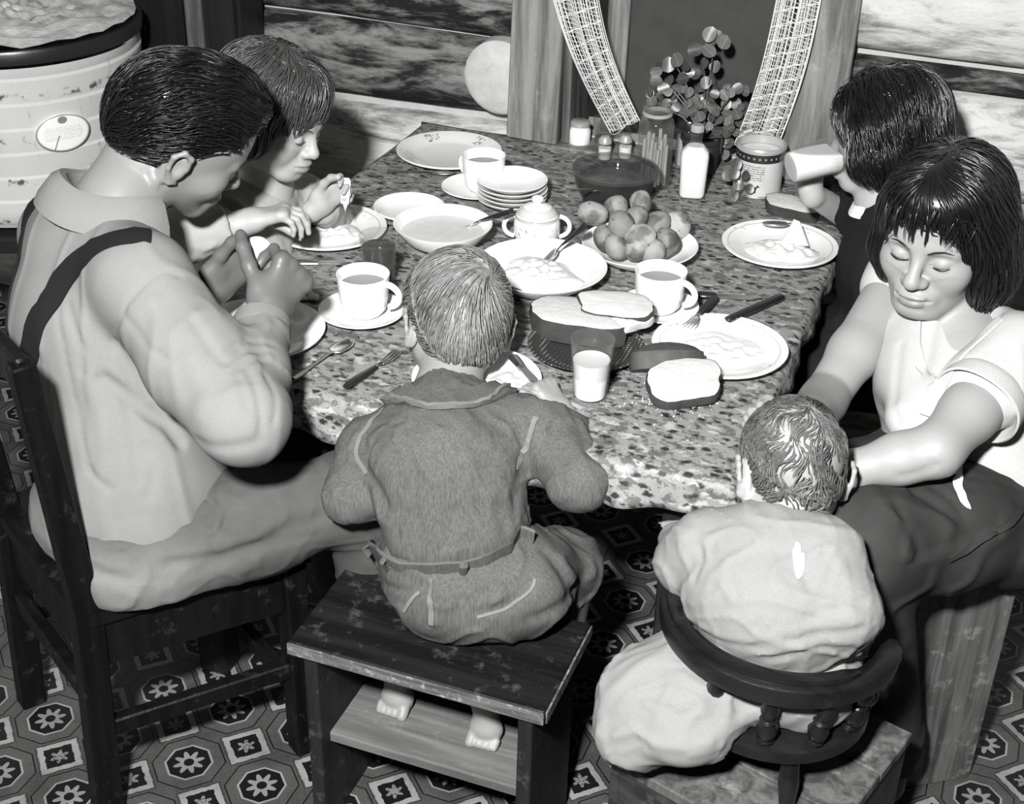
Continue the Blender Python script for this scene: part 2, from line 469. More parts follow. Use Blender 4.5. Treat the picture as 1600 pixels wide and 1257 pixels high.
def floor_mat():
    m, nt, b = newmat('printed_linoleum'); vec, x, y, z = coords(nt)
    S_ = .152; X = (x+1.188)/S_; Y = (y-1.577)/S_
    nz = noise(nt, vec, 260, 2, .5); nb = noise(nt, vec, 60, 4, .6); wr = noise(nt, vec, 9, 4, .65)
    u = (X+.5).fract()-.5; v = (Y+.5).fract()-.5
    au, av = u.abs(), v.abs(); oc = au.max(av).max((au+av)*.7071)
    r = (u*u+v*v).sqrt(); th = v.atan2(u)
    u2 = X.fract()-.5; v2 = Y.fract()-.5; di = u2.abs()+v2.abs()+(nb-.5)*.09
    r2 = (u2*u2+v2*v2).sqrt(); th2 = v2.atan2(u2)
    c = nz.step(.3, .7).mix(.10, .15)                      # speckled ground
    c = (oc-.405).abs().step(.006, .016).mix(.05, 1)*c       # outline of the large octagon
    c = (((u2.abs()+v2.abs())-.36).abs()).step(.004, .014).mix(.5, 1)*c
    inner = oc < .40
    c = inner.mix(c, nz.step(.3, .7).mix(.12, .16))
    c = (oc < .275).mix(c, .50)                             # pale line
    c = (oc < .25).mix(c, .012)
    pet = r < ((th*8).cos()*.045+.145)
    c = pet.mix(c, .42); c = (r < .062).mix(c, .012)
    # jagged pale diamonds between
    dm = (di < .335); c = dm.mix(c, .50+.0*nz) if False else (dm*(.42+nb*.2))+((1-dm)*c)
    c = (di < .235).mix(c, .013)
    fl2 = r2 < ((th2*6).cos()*.03+.085); c = (fl2*nz.step(.35, .5)).mix(c, .40)
    c = c*(wr.step(.3, .6).mix(.28, .44))
    gray(nt, c, b); b.inputs['Roughness'].default_value = .45; b.inputs['Specular IOR Level'].default_value = .35
    bump(nt, b, nb, .08, .002); return m
M['floor'] = floor_mat()
def log_mat(name, lo, hi, thr, sc):
    m, nt, b = newmat(name); vec, x, y, z = coords(nt)
    n1 = noise(nt, vec, sc, 7, .68, (.35, 1, 1.5), 1.2); n2 = noise(nt, vec, sc*4, 5, .7, (.3, 1, 1)); n3 = noise(nt, vec, 3, 3, .5, (.4, 1, 1.6))
    v = (n1*.6+n2*.25+n3*.3).step(thr, thr+.16).mix(lo, hi)*((n2-.5)*.5+1)
    gray(nt, v, b); b.inputs['Roughness'].default_value = .9; b.inputs['Specular IOR Level'].default_value = .12
    bump(nt, b, n1+n2*.4, .6, .012); return m
M['log_dark'] = log_mat('bark_stained_log', .014, .19, .52, 11)
M['log_pale'] = log_mat('peeling_whitewashed_log', .14, .50, .45, 9)
M['plaster'] = simple('plaster_chinking', .42, .9, .1, .3, 16, None, .35, .01)
M['log_end'] = simple('whitewashed_log_end', .42, .9, .1, .30, 30, None, .3, .006)
M['shade'] = simple('dark_window_blind', .05, .85, .1, .25, 22, None, .1)

# ---------------------------------------------------------------- floor and walls
WY = 3.06
fo = MB().box((-3.2, -1.2, -.03), (2.2, 3.6, 0)).build('floor', M['floor'], smooth=False); tag(fo, kind='structure')
wb = MB(); 
# wall with the window opening
X0, X1, Z0 = -.99, -.47, .745
wb.box((-3.2, WY+.03, 0), (X0, WY+.16, 2.6)); wb.box((X1, WY+.03, 0), (2.2, WY+.16, 2.6)); wb.box((X0, WY+.03, 0), (X1, WY+.16, Z0)); wb.box((X0, WY+.03, 1.75), (X1, WY+.16, 2.6))
wall_back = wb.build('wall_back', M['plaster'], smooth=False); tag(wall_back, kind='structure')
wl = MB().box((-2.95, -1.2, 0), (-2.82, WY+.03, 2.6)).build('wall_left', M['plaster'], smooth=False); tag(wl, kind='structure')
def log(x0, x1, zc, h, proud, mat, parent, seed):
    nx, na = max(8, int((x1-x0)/.02)), 15
    g = np.random.default_rng(seed); xs = np.linspace(x0, x1, nx); ph = g.uniform(0, 6, 9)
    v = []; f = []
    for i, x in enumerate(xs):
        for j in range(na):
            t = math.pi*j/(na-1)
            rr = 1+.05*math.sin(x*7+ph[0]+2*t)+.035*math.sin(x*17+ph[1]-3*t)+.02*math.sin(x*41+ph[2]+7*t)+.02*math.sin(x*23+ph[4]+11*t)
            e = 1.0
            z = zc+math.cos(t)*h/2*(1+.03*math.sin(x*5+ph[3])); y = WY+.04-math.sin(t)**.7*proud*rr*e
            v.append((x, y, z))
    for i in range(nx-1):
        for j in range(na-1): f.append((i*na+j, i*na+j+1, (i+1)*na+j+1, (i+1)*na+j))
    f.append(tuple(range(na))); f.append(tuple((nx-1)*na+k for k in range(na-1, -1, -1)))
    me = mesh('log', v, f); return link('log', me, mat, parent)
for k, (z, h, m) in enumerate(((.13, .2, 'log_pale'), (.36, .2, 'log_pale'), (.63, .235, 'log_pale'), (.86, .185, 'log_dark'), (1.065, .215, 'log_dark'), (1.32, .22, 'log_dark'), (1.58, .22, 'log_pale'), (1.83, .2, 'log_dark'))):
    log(-2.82, -1.10, z, h, .07, M[m], wall_back, k)
for k, (z, h, m) in enumerate(((.13, .2, 'log_pale'), (.36, .2, 'log_pale'), (.60, .2, 'log_pale'), (.855, .225, 'log_pale'), (.995, .05, 'log_dark'), (1.14, .21, 'log_pale'), (1.40, .22, 'log_pale'), (1.64, .2, 'log_dark'))):
    log(-.40, 1.2, z, h, .07 if h > .1 else .045, M[m], wall_back, 20+k)
e = MB(); pr = [(0.0, .03), (.075, .03), (.088, .02), (.09, -.06)]
e.lathe(pr, 40); oe = e.build('log_end', M['log_end'], wall_back); oe.rotation_euler = (math.pi/2, 0, 0); oe.location = (-1.152, WY-.020, .878)

# ---------------------------------------------------------------- window
w1 = empty('window_1', (-.74, WY, Z0)); tag(w1, kind='structure')
def wc(mb, name, mat, parent, smooth=True): return mb.build(name, mat, parent, smooth, world=True)
wc(MB().bar((-1.062, WY-.045, .742), (-1.040, WY-.045, 1.8), .125, .03, (0, 1, 0), .003), 'casing_board', M['post_wood'], w1)
wc(MB().bar((-.410, WY-.045, .742), (-.400, WY-.045, 1.8), .118, .03, (0, 1, 0), .003), 'casing_board', M['post_wood'], w1)
wc(MB().bar((-.985, WY+.03, .742), (-.985, WY+.03, 1.8), .02, .14, (0, 1, 0), .002), 'jamb', M['post_dark'], w1)
wc(MB().bar((-.475, WY+.03, .742), (-.475, WY+.03, 1.8), .02, .14, (0, 1, 0), .002), 'jamb', M['post_dark'], w1)
wc(MB().bar((-.905, WY+.08, .742), (-.895, WY+.08, 1.8), .052, .03, (0, 1, 0), .003), 'sash_stile', M['post_wood'], w1)
wc(MB().bar((-.52, WY+.08, .742), (-.52, WY+.08, 1.8), .04, .03, (0, 1, 0), .003), 'sash_stile', M['post_wood'], w1)
wc(MB().bar((-1.06, WY+.02, .73), (-.40, WY+.02, .73), .17, .022, (0, 0, 1), .003), 'window_sill', M['post_wood'], w1)
wc(MB().box((-.89, WY+.088, .745), (-.53, WY+.10, 1.8)), 'window_blind', M['shade'], w1, False)

# gauze curtains: woven open threads
M['gauze'] = simple('white_gauze_thread', .62, .9, .1, .1, 60, None, 0)
def gauze(name, top, bot, label, seed, nl=30, nc=165, fold=.006):
    (ta, tb), (ba, bb) = top, bot; g = np.random.default_rng(seed); ph = g.uniform(0, 6, 6); dr = 1 if ba[0] > ta[0] else -1
    def pt(s, t):                                # s across 0..1, t down 0..1
        K = .58                                  # upper stretch hangs almost straight from the rod
        if t < K: u = t/K; a = ta*u+(ta+V(.012*dr, 0, .56))*(1-u); b = tb*u+(tb+V(.05*dr, 0, .56))*(1-u); bow = 0
        else: u = (t-K)/(1-K); a = ta*(1-u)+ba*u; b = tb*(1-u)+bb*u; bow = math.sin(math.pi*u)
        q = a*(1-s)+b*s
        return q+V(.012*bow*(1 if ba[0] < ta[0] else -1), -.02*bow-fold*math.sin(s*19+ph[0]+t*2)-.004*math.sin(s*41+ph[1]), 0)
    mb = MB()
    for i in range(nl):
        s = (i+.25*g.normal())/(nl-1)
        if g.random() < .15 and 0 < i < nl-1: continue
        w = .0013 if i not in (0, nl-1) else .0024
        mb.tube([pt(s+.012*math.sin(9*t+i), t) for t in np.linspace(0, 1, 30)], w*.62, 4, False)
        if g.random() < .5: mb.tube([pt(s+.018+.008*math.sin(7*t+i), t) for t in np.linspace(0, 1, 30)], w*.5, 4, False)
    for j in range(nc):
        t = (j+.2*g.normal())/(nc-1)
        mb.tube([pt(s, t+.008*math.sin(5*s+j)) for s in np.linspace(0, 1, 9)], .0008, 4, False)
    o = mb.build(name, M['gauze'], None, sharp=0); return tag(o, label, 'curtain', 'gauze curtains tied back at the window')
TY = WY-.075
crod = empty('curtain_rod', (-.74, TY, 1.725), 'thin rod over the window from which both gauze curtains hang', 'curtain rod')
MB().tube([(-.36, 0, 0), (.36, 0, 0)], .006, 10).build('rod', M['post_dark'], crod)
for x_ in (-.33, .33): MB().box((x_-.012, 0, -.014), (x_+.012, .03, .014)).build('bracket', M['post_dark'], crod, False)
gauze('gauze_curtain', (V(-1.04, TY, 1.16), V(-.93, TY, 1.16)), (PY(952, 208, 3.0), PY(998, 190, 2.99)), 'white gauze curtain drawn down over the left board of the window', 1)
gauze('gauze_curtain', (V(-.515, TY, 1.16), V(-.43, TY, 1.16)), (PY(1148, 224, 3.0), PY(1214, 228, 2.99)), 'white gauze curtain hanging over the right board of the window above the tin', 2)

# ---------------------------------------------------------------- white tub and dark cupboard behind the man
M['enamel'] = None
def enamel():
    m, nt, b = newmat('chipped_white_enamel'); vec, x, y, z = coords(nt)
    n1 = noise(nt, vec, 26, 5, .7); n2 = noise(nt, vec, 5, 3, .5)
    seam = ((z*10.5).fract()-.5).abs()
    v = n2.mix(.36, .50)
    chip = (n1.step(.52, .62))*(1-seam.step(.03, .13)); v = v*(1-chip*.85)
    v = v*(1-noise(nt, vec, 40, 4, .7, (1, 1, .25)).step(.60, .75)*.35)
    n3 = noise(nt, vec, 90, 3, .6); v = v*(1-n3.step(.68, .74)*.35)
    gray(nt, v, b); b.inputs['Roughness'].default_value = .3; b.inputs['Specular IOR Level'].default_value = .4
    return m
M['enamel'] = enamel()
M['black_metal'] = simple('black_metal', .01, .35, .5, .2, 20)
M['label'] = None
tc = V(-2.19, 2.60, 0)
tub = empty('wash_tub', tc, 'round white enamel tub with black rim and oval maker plate behind the man', 'tub')
prof = [(0, .60), (.27, .60), (.275, .61)]
for k in range(6):
    z = .62+k*.055; prof += [(.283, z), (.285, z+.024), (.287, z+.044), (.282, z+.050)]
prof += [(.286, .955), (.288, .968)]
MB().lathe(prof, 64).build('body', M['enamel'], tub)
MB().lathe([(.288, .974), (.294, .976), (.296, 1.0), (.293, 1.006), (.285, 1.008), (.285, .99)], 64).build('rim_band', M['black_metal'], tub)
# crumpled covering on top
def crumple():
    n = 46; v = [(0, 0, 1.005)]; f = []
    for i in range(1, n//2+1):
        r = .284*i/(n//2)
        for j in range(n):
            a = 2*math.pi*j/n; x, y = r*math.cos(a), r*math.sin(a)
            z = 1.012+.012*abs(math.sin(19*x+7*math.sin(13*y)))+.010*abs(math.sin(27*y+5*math.sin(21*x)))-.012*(r/.284)**4
            v.append((x, y, z))
    for j in range(n): f.append((0, 1+j, 1+(j+1) % n))
    for i in range(n//2-1):
        for j in range(n): f.append((1+i*n+j, 1+(i+1)*n+j, 1+(i+1)*n+(j+1) % n, 1+i*n+(j+1) % n))
    return mesh('lid', v, f)
M['foil'] = simple('mottled_crumpled_cover', .42, .45, .4, .7, 26, None, .5, .01, 6)
link('crumpled_cover', crumple(), M['foil'], tub)
for a in (.6, 2.2, 3.8, 5.4): MB().tube([(.25*math.cos(a), .25*math.sin(a), 0), (.24*math.cos(a), .24*math.sin(a), .61)], .018, 10).build('leg', M['black_metal'], tub)
MB().lathe([(.02, .585), (.27, .585), (.29, .575), (.29, .545), (.27, .54), (.02, .54)], 48).build('base_ring', M['black_metal'], tub)
# oval maker plate, curved with the tub
def plate_label():
    m, nt, b = newmat('printed_maker_plate'); vec, x, y, z = coords(nt, 'UV')
    n = noise(nt, vec, 30, 3, .6); u = (x-.5)*2; w = (y-.5)*2; r = (u*u+w*w).sqrt()
    v = n.mix(.60, .70)
    v = v*(1-(r > .92)*.6)
    lines = ((y*16).fract() > .5)*(noise(nt, vec, 55, 1, .5) > .52)*(r < .72)*((w.abs()) < .35); v = v*(1-lines*.45)
    dot = ((u*u+(w-.72)*(w-.72)*.8).sqrt() < .17); v = v*(1-dot*.75)
    nd = (((u+.28)-(w+.45)*.3).abs() < .025)*(w < -.1)*(w > -.85); v = v*(1-nd*.7)
    gray(nt, v, b); b.inputs['Roughness'].default_value = .35; return m
lp = PY(100, 208, tc[1]-.26)
a0 = math.atan2(P(100, 208, .80)[1]-tc[1], P(100, 208, .80)[0]-tc[0])
def oval_label():
    v = []; f = []; uv = []; n, m_ = 32, 6; hw, hh = .062, .042
    # find the angle/height on the tub that the camera sees at (100, 208)
    d = ray(100, 208); A_ = d[0]**2+d[1]**2; o = CC-tc; B_ = o[0]*d[0]+o[1]*d[1]; C_ = o[0]**2+o[1]**2-.29**2
    t = (-B_-math.sqrt(max(B_*B_-A_*C_, 0)))/A_; q = CC+d*t-tc; a = math.atan2(q[1], q[0]); z = q[2]
    v.append((a, z)); uv.append((.5, .5))
    for i in range(1, m_+1):
        for j in range(n): 
            th = 2*math.pi*j/n; v.append((a+hw/.29*i/m_*math.cos(th), z+hh*i/m_*math.sin(th))); uv.append((.5+.5*i/m_*math.cos(th), .5+.5*i/m_*math.sin(th)))
    co = [(.2915*math.cos(p), .2915*math.sin(p), q) for p, q in v]
    # rim that closes to the tub
    b0 = len(co)
    for j in range(n): p, q = v[1+(m_-1)*n+j]; co.append((.28*math.cos(p), .28*math.sin(p), q)); uv.append((.5, 0))
    for j in range(n): f.append((0, 1+j, 1+(j+1) % n))
    for i in range(m_-1):
        for j in range(n): f.append((1+i*n+j, 1+(i+1)*n+j, 1+(i+1)*n+(j+1) % n, 1+i*n+(j+1) % n))
    for j in range(n): f.append((1+(m_-1)*n+j, b0+j, b0+(j+1) % n, 1+(m_-1)*n+(j+1) % n))
    me = mesh('maker_plate', co, f); ul = me.uv_layers.new(name='UVMap')
    for lo_ in me.loops: ul.data[lo_.index].uv = uv[lo_.vertex_index]
    return me
o = link('maker_plate', oval_label(), plate_label(), tub); o['label'] = 'pale oval maker plate'
cb = empty('cupboard', (-1.93, 2.97, 0), 'black painted cupboard standing against the log wall behind the man', 'cupboard')
MB().box((-.15, -.045, 0), (.15, .06, 1.5)).build('body', M['black_wood'], cb, False)
MB().box((-.14, -.060, .05), (.0, -.046, 1.45)).build('door', M['black_wood'], cb, False)
MB().box((.005, -.060, .05), (.05, -.046, 1.45)).build('stile', M['post_dark'], cb, False)
MB().box((.055, -.060, .05), (.14, -.046, 1.45)).build('door', M['black_wood'], cb, False)
# ---------------------------------------------------------------- table and cloth
TX0, TX1, TY0, TY1, TZ = -1.345, -.294, 1.765, 3.03, .735
tab = empty('dining_table', ((TX0+TX1)/2, (TY0+TY1)/2, 0), 'long dark wooden dining table under a flowered cloth by the window', 'table')
for k in range(6):
    y0 = TY0+.01+(TY1-TY0-.02)*k/6; y1 = TY0+.01+(TY1-TY0-.02)*(k+1)/6-.003
    wc(MB().box((TX0+.01, y0, TZ-.03), (TX1-.01, y1, TZ-.003)), 'tabletop_board', M['stool_top'], tab, False)
for x in (TX0+.07, TX1-.07):
    for y in (TY0+.07, TY1-.07): wc(MB().bar((x, y, 0), (x, y, TZ-.03), .06, .06, (0, 1, 0), .004, .07, .07), 'leg', M['stool_leg'], tab)
for a, b in (((TX0+.07, TY0+.06), (TX1-.07, TY0+.06)), ((TX0+.07, TY1-.06), (TX1-.07, TY1-.06)), ((TX0+.06, TY0+.07), (TX0+.06, TY1-.07)), ((TX1-.06, TY0+.07), (TX1-.06, TY1-.07))):
    wc(MB().bar((*a, TZ-.08), (*b, TZ-.08), .022, .09, (0, 0, 1), .002), 'apron', M['stool_leg'], tab)

def cloth_mat():
    m, nt, b = newmat('small_flower_print_oilcloth'); vec, x, y, z = coords(nt)
    wob = nt.nodes.new('ShaderNodeTexNoise'); wob.inputs['Scale'].default_value = 90; wob.inputs['Detail'].default_value = 2
    nt.links.new(vec, wob.inputs['Vector'])
    mx = nt.nodes.new('ShaderNodeMix'); mx.data_type = 'VECTOR'; mx.inputs[0].default_value = .012
    nt.links.new(vec, mx.inputs[4]); nt.links.new(wob.outputs['Color'], mx.inputs[5]); wv = mx.outputs[1]
    def lay(scale, rot, st, off):
        mp = nt.nodes.new('ShaderNodeMapping'); mp.inputs['Rotation'].default_value = (0, 0, rot); mp.inputs['Scale'].default_value = st; mp.inputs['Location'].default_value = (off, off*.7, 0)
        nt.links.new(wv, mp.inputs[0]); return mp.outputs[0], scale
    def blobs(scale, rot, st, off, a, c): v_, s_ = lay(scale, rot, st, off); return voro(nt, v_, s_, 'F1', .95).step(c, a)
    fine = noise(nt, vec, 420, 3, .6); mid = noise(nt, wv, 70, 3, .6, (.55, 1, 1)); big = noise(nt, wv, 60, 2, .5, (.45, 1, 1)); pale = noise(nt, wv, 62, 2, .5, (.5, 1, 1.3))
    sprig = blobs(56, .25, (.60, 1, 1), 0, .17, .38)              # leaf clusters
    sprig2 = blobs(84, -.3, (.6, 1, 1), 3.3, .13, .34)
    v = fine.step(.3, .7).mix(.17, .25)
    v = mid.step(.48, .60).mix(v, v*.45)
    v = pale.step(.58, .66).mix(v, .33)
    v = (sprig2*big.step(.42, .5)).mix(v, .045)
    v = (sprig*fine.step(.25, .5).mix(.75, 1)).mix(v, .016)
    gray(nt, v, b); b.inputs['Roughness'].default_value = .55; b.inputs['Specular IOR Level'].default_value = .25
    bump(nt, b, noise(nt, vec, 14, 3, .5), .12, .01); return m
M['cloth'] = cloth_mat()
def tablecloth():
    H0 = .066; st = .0125
    s0, s1, t0, t1 = TX0-.035, TX1+.05, TY0-H0-.012, TY1+.012
    ns, nt_ = int((s1-s0)/st), int((t1-t0)/st); v = []; f = []
    R_ = .012
    def hang(dd, along, seed):                    # outward, drop for arc length dd past the edge
        if dd <= 0: return 0, 0
        q = R_*math.pi/2
        if dd < q: a = dd/R_; return R_*math.sin(a), R_*(1-math.cos(a))
        e = dd-q; return R_+e*(.18+.16*math.sin(along*29+seed)+.12*math.sin(along*61+seed*2)), R_+e
    for j in range(nt_+1):
        for i in range(ns+1):
            s = s0+(s1-s0)*i/ns; t = t0+(t1-t0)*j/nt_
            # front overhang a little deeper and uneven
            ox = -min(0, s-TX0)+max(0, s-TX1); oy = -min(0, t-TY0)+max(0, t-TY1)
            x = min(max(s, TX0), TX1); y = min(max(t, TY0), TY1)
            ax, dx = hang(ox, t, 1); ay, dy = hang(oy*(1+.18*math.sin(s*6)), s, 2)
            x += ax*(1 if s > TX1 else -1); y += ay*(1 if t > TY1 else -1)
            z = TZ-max(dx, dy)-.35*min(dx, dy)
            if t > TY1: z = TZ-.2*dy; y = min(y, TY1+.02)
            z += .0012*math.sin(s*13+3*math.sin(t*7))+.001*math.sin(t*17+2*math.sin(s*9))
            v.append((x, y, z))
    for j in range(nt_):
        for i in range(ns): a = j*(ns+1)+i; f.append((a, a+1, a+ns+2, a+ns+1))
    return mesh('tablecloth', v, f)
tcl = link('tablecloth', tablecloth(), M['cloth'])
sm = tcl.modifiers.new('thickness', 'SOLIDIFY'); sm.thickness = .0015; sm.offset = 0
tag(tcl, 'flower-sprigged oilcloth spread over the dining table', 'tablecloth')
TZ = TZ+.0015

# ---------------------------------------------------------------- the man's chair
ff = nrm((.53, .85, 0)); rr = np.array([ff[1], -ff[0], 0.])
br = V(-1.238, 1.430, 0); bl = br-rr*.36; fr = V(-1.012, 1.690, 0); fl_ = fr-rr*.44
SEAT = .455
ch = empty('wooden_chair', (br+bl+fr+fl_)/4, 'dark straight-backed wooden chair the man sits on', 'chair')
def up(p, z, dx=0): return p+V(0, 0, z)+ff*dx
for q in (br, bl):
    wc(MB().bar(up(q, 0, -.02), up(q, SEAT, 0), .04, .046, ff, .003).bar(up(q, SEAT-.005, 0), up(q, .915, -.035), .04, .046, ff, .003, .034, .036), 'back_post', M['chair_wood'], ch)
for q in (fr, fl_): wc(MB().bar(up(q, 0), up(q, SEAT-.01), .042, .042, ff, .003), 'leg', M['chair_wood'], ch)
c = (br+bl+fr+fl_)/4
v = [q+V(0, 0, z) for z in (SEAT-.025, SEAT) for q in (bl-rr*.02-ff*.02, br+rr*.02-ff*.02, fr+rr*.02+ff*.03, fl_-rr*.02+ff*.03)]
wc(MB().add(v, [(3, 2, 1, 0), (4, 5, 6, 7), (0, 1, 5, 4), (1, 2, 6, 5), (2, 3, 7, 6), (3, 0, 4, 7)]), 'seat', M['chair_wood'], ch, False)
for a, b in ((br, fr), (bl, fl_), (fr, fl_), (br, bl)):
    wc(MB().bar(up(a, SEAT-.072), up(b, SEAT-.072), .022, .094, (0, 0, 1), .002), 'seat_rail', M['chair_wood'], ch)
wc(MB().bar(up(br, .20, -.01), up(fr, .20), .024, .034, (0, 0, 1), .003), 'stretcher', M['chair_wood'], ch)
wc(MB().bar(up(bl, .20, -.01), up(fl_, .20), .024, .034, (0, 0, 1), .003), 'stretcher', M['chair_wood'], ch)
wc(MB().bar(up(br, .26, -.01), up(bl, .26, -.01), .024, .034, (0, 0, 1), .003), 'stretcher', M['chair_wood'], ch)
wc(MB().bar(up(fr, .14), up(fl_, .14), .024, .034, (0, 0, 1), .003), 'stretcher', M['chair_wood'], ch)
wc(MB().bar(up(br+rr*.012, .895, -.034), up(bl-rr*.012, .895, -.034), .022, .062, (0, 0, 1), .004), 'top_rail', M['chair_wood'], ch)

# ---------------------------------------------------------------- the boy's stool
sx0, sx1, sy0, sy1, sz = -.925, -.485, 1.515, 1.745, .42
st = empty('step_stool', ((sx0+sx1)/2, (sy0+sy1)/2, 0), 'worn dark plank stool with a footboard under the boy', 'stool')
stt = wc(MB().bar((sx0, (sy0+sy1)/2, sz-.014), (sx1, (sy0+sy1)/2, sz-.014), sy1-sy0, .028, (0, 0, 1), .004), 'top_board', M['stool_top'], st)
wc(MB().bar((sx0+.002, sy0-.0005, sz-.013), (sx1-.002, sy0-.0005, sz-.013), .003, .021, (0, 0, 1), .0), 'worn_front_edge', M['edge_wood'], stt, False)
wc(MB().bar((sx1+.0005, sy0+.004, sz-.013), (sx1+.0005, sy1-.004, sz-.013), .003, .021, (0, 0, 1), .0), 'worn_side_edge', M['edge_wood'], stt, False)
for x in (sx0+.035, sx1-.035):
    wc(MB().bar((x, (sy0+sy1)/2+.0, 0), (x, (sy0+sy1)/2, sz-.028), .024, sy1-sy0-.02, (0, 1, 0), .002), 'side_plank', M['stool_leg'], st)
wc(MB().bar((sx0+.045, sy0+.115, .195), (sx1-.045, sy0+.115, .195), .15, .022, (0, 0, 1), .003), 'footboard', M['shelf'], st)
wc(MB().bar((sx0+.045, sy1-.03, sz-.06), (sx1-.045, sy1-.03, sz-.06), .018, .06, (0, 0, 1), .002), 'back_rail', M['stool_leg'], st)

# ---------------------------------------------------------------- crate under the woman
bz = .475
bA = P(1373, 925, bz); bB = P(1597, 893, bz); e1 = nrm((bB-bA)*V(1, 1, 0)); e2 = np.array([-e1[1], e1[0], 0]); bw = np.linalg.norm(bB-bA); bd = .40
cr = empty('wooden_crate', (bA+bB)/2*V(1, 1, 0)+e2*bd/2, 'tall scuffed wooden crate the woman sits on', 'crate')
def bp(s, t, z): return (bA*V(1, 1, 0))+e1*s*bw+e2*t*bd+V(0, 0, z)
for k, (s0, s1) in enumerate(((0, .30), (.305, 1.0))):
    wc(MB().bar(bp((s0+s1)/2, .02, 0), bp((s0+s1)/2, .02, bz-.018), (s1-s0)*bw, .018, e2, .002), 'front_board', M['crate'], cr)
for s in (.03, .97): wc(MB().bar(bp(s, .5, 0), bp(s, .5, bz-.018), .018, bd-.03, e2, .002), 'side_board', M['crate'], cr)
wc(MB().bar(bp(.5, .98, 0), bp(.5, .98, bz-.018), bw, .018, e2, .002), 'back_board', M['crate_dark'], cr)
for k in range(3): wc(MB().bar(bp(-.005, .0+.17+.33*k, bz-.009), bp(1.005, .17+.33*k, bz-.009), bd*.325, .018, (0, 0, 1), .002), 'top_board', M['crate_dark'], cr)
wc(MB().bar(bp(.985, .0, bz+.002), bp(.985, 1, bz+.002), .012, .006, (0, 0, 1), .001), 'edge_strip', M['shelf'], cr)

# ---------------------------------------------------------------- the little child's chair and the box it stands on
tcx = V(-.175, 1.635, 0); tf = nrm((.30, .95, 0)); tr_ = np.array([tf[1], -tf[0], 0])
RZ, SZ = .605, .49
kc = empty('child_armchair', tcx, 'small dark bentwood armchair with turned spindles the toddler sits in', 'chair')
def hs(a, rx, ry, z): return tcx+tr_*math.sin(a)*rx-tf*(math.cos(a)*ry)+V(0, 0, z)
ang = np.linspace(-1.95, 1.95, 41)
def rail_ring(rx, ry, z, w, h, name, mat, amax=1.95, tip=True, par=None):
    v = []; f = []; n = 10; A_ = np.linspace(-amax, amax, 49)
    for i, a in enumerate(A_):
        c_ = hs(a, rx, ry, z); out = nrm(hs(a, rx+.1, ry+.1, z)-c_)
        e_ = 1 if not tip else min(1, .55+ (amax-abs(a))*3)
        for k in range(n):
            t = 2*math.pi*k/n; cx_, sx_ = math.cos(t), math.sin(t)
            v.append(c_+out*math.copysign(abs(cx_)**.6, cx_)*w/2*e_+V(0, 0, 1)*math.copysign(abs(sx_)**.6, sx_)*h/2*e_)
    for i in range(len(A_)-1):
        for k in range(n): f.append((i*n+k, i*n+(k+1) % n, (i+1)*n+(k+1) % n, (i+1)*n+k))
    f.append(tuple(range(n-1, -1, -1))); f.append(tuple((len(A_)-1)*n+k for k in range(n)))
    return wc(MB().add(v, f), name, mat, par or kc)
arm_rail = rail_ring(.160, .150, RZ, .034, .038, 'arm_rail', M['rail_wood'])
rail_ring(.158, .148, RZ+.022, .020, .016, 'rail_cap', M['rail_wood'], 1.2, par=arm_rail)
MBs = MB(); n = 44
v = []; f = []
for k, (sc, z) in enumerate(((.0, SZ), (.9, SZ), (1, SZ-.006), (1, SZ-.026), (.9, SZ-.032), (0, SZ-.032))):
    for i in range(n): t = 2*math.pi*i/n; v.append(tcx+tr_*math.cos(t)*.148*sc+tf*math.sin(t)*.140*sc+V(0, 0, z))
for k in range(5):
    for i in range(n): f.append((k*n+i, k*n+(i+1) % n, (k+1)*n+(i+1) % n, (k+1)*n+i))
wc(MBs.add(v, f), 'seat', M['rail_wood'], kc)
sp = [(.0, .008), (.06, .007), (.1, .013), (.16, .009), (.2, .014), (.32, .016), (.42, .011), (.46, .009), (.5, .013), (.54, .009), (.62, .012), (.75, .014), (.88, .009), (1, .008)]
for a in (-1.75, -1.2, -.68, -.12, .42, .95, 1.45, 1.85):
    a0_, b0_ = hs(a, .135, .125, SZ-.004), hs(a, .156, .146, RZ-.012)
    wc(MB().tube([a0_+(b0_-a0_)*t for t, _ in sp], [r for _, r in sp], 10), 'spindle', M['rail_wood'], kc)
BXZ = .36
for a in (.7, 2.4, 3.9, 5.5):
    q = tcx+tr_*math.cos(a)*.115+tf*math.sin(a)*.11; q2 = tcx+tr_*math.cos(a)*.13+tf*math.sin(a)*.125
    wc(MB().tube([q+V(0, 0, SZ-.028), (q+q2)/2+V(0, 0, (SZ+BXZ)/2-.02), q2+V(0, 0, BXZ+.001)], [.012, .016, .011], 10), 'leg', M['rail_wood'], kc)
bx = empty('low_box', tcx, 'low rough box set on the floor beneath the child armchair', 'box')
for k in range(3):
    wc(MB().bar(tcx-tr_*.17+tf*(-.11+.115*k)+V(0, 0, BXZ-.010), tcx+tr_*.17+tf*(-.11+.115*k)+V(0, 0, BXZ-.010), .112, .02, (0, 0, 1), .002), 'top_board', M['crate'], bx)
for s in (-1, 1):
    wc(MB().bar(tcx+tr_*.158*s+V(0, 0, 0)+tf*.005, tcx+tr_*.158*s+V(0, 0, BXZ-.02)+tf*.005, .018, .33, tf, .002), 'side_board', M['crate_dark'], bx)
    wc(MB().bar(tcx+tf*(.005+.158*s), tcx+tf*(.005+.158*s)+V(0, 0, BXZ-.02), .30, .016, tf, .002), 'end_board', M['crate_dark'], bx)
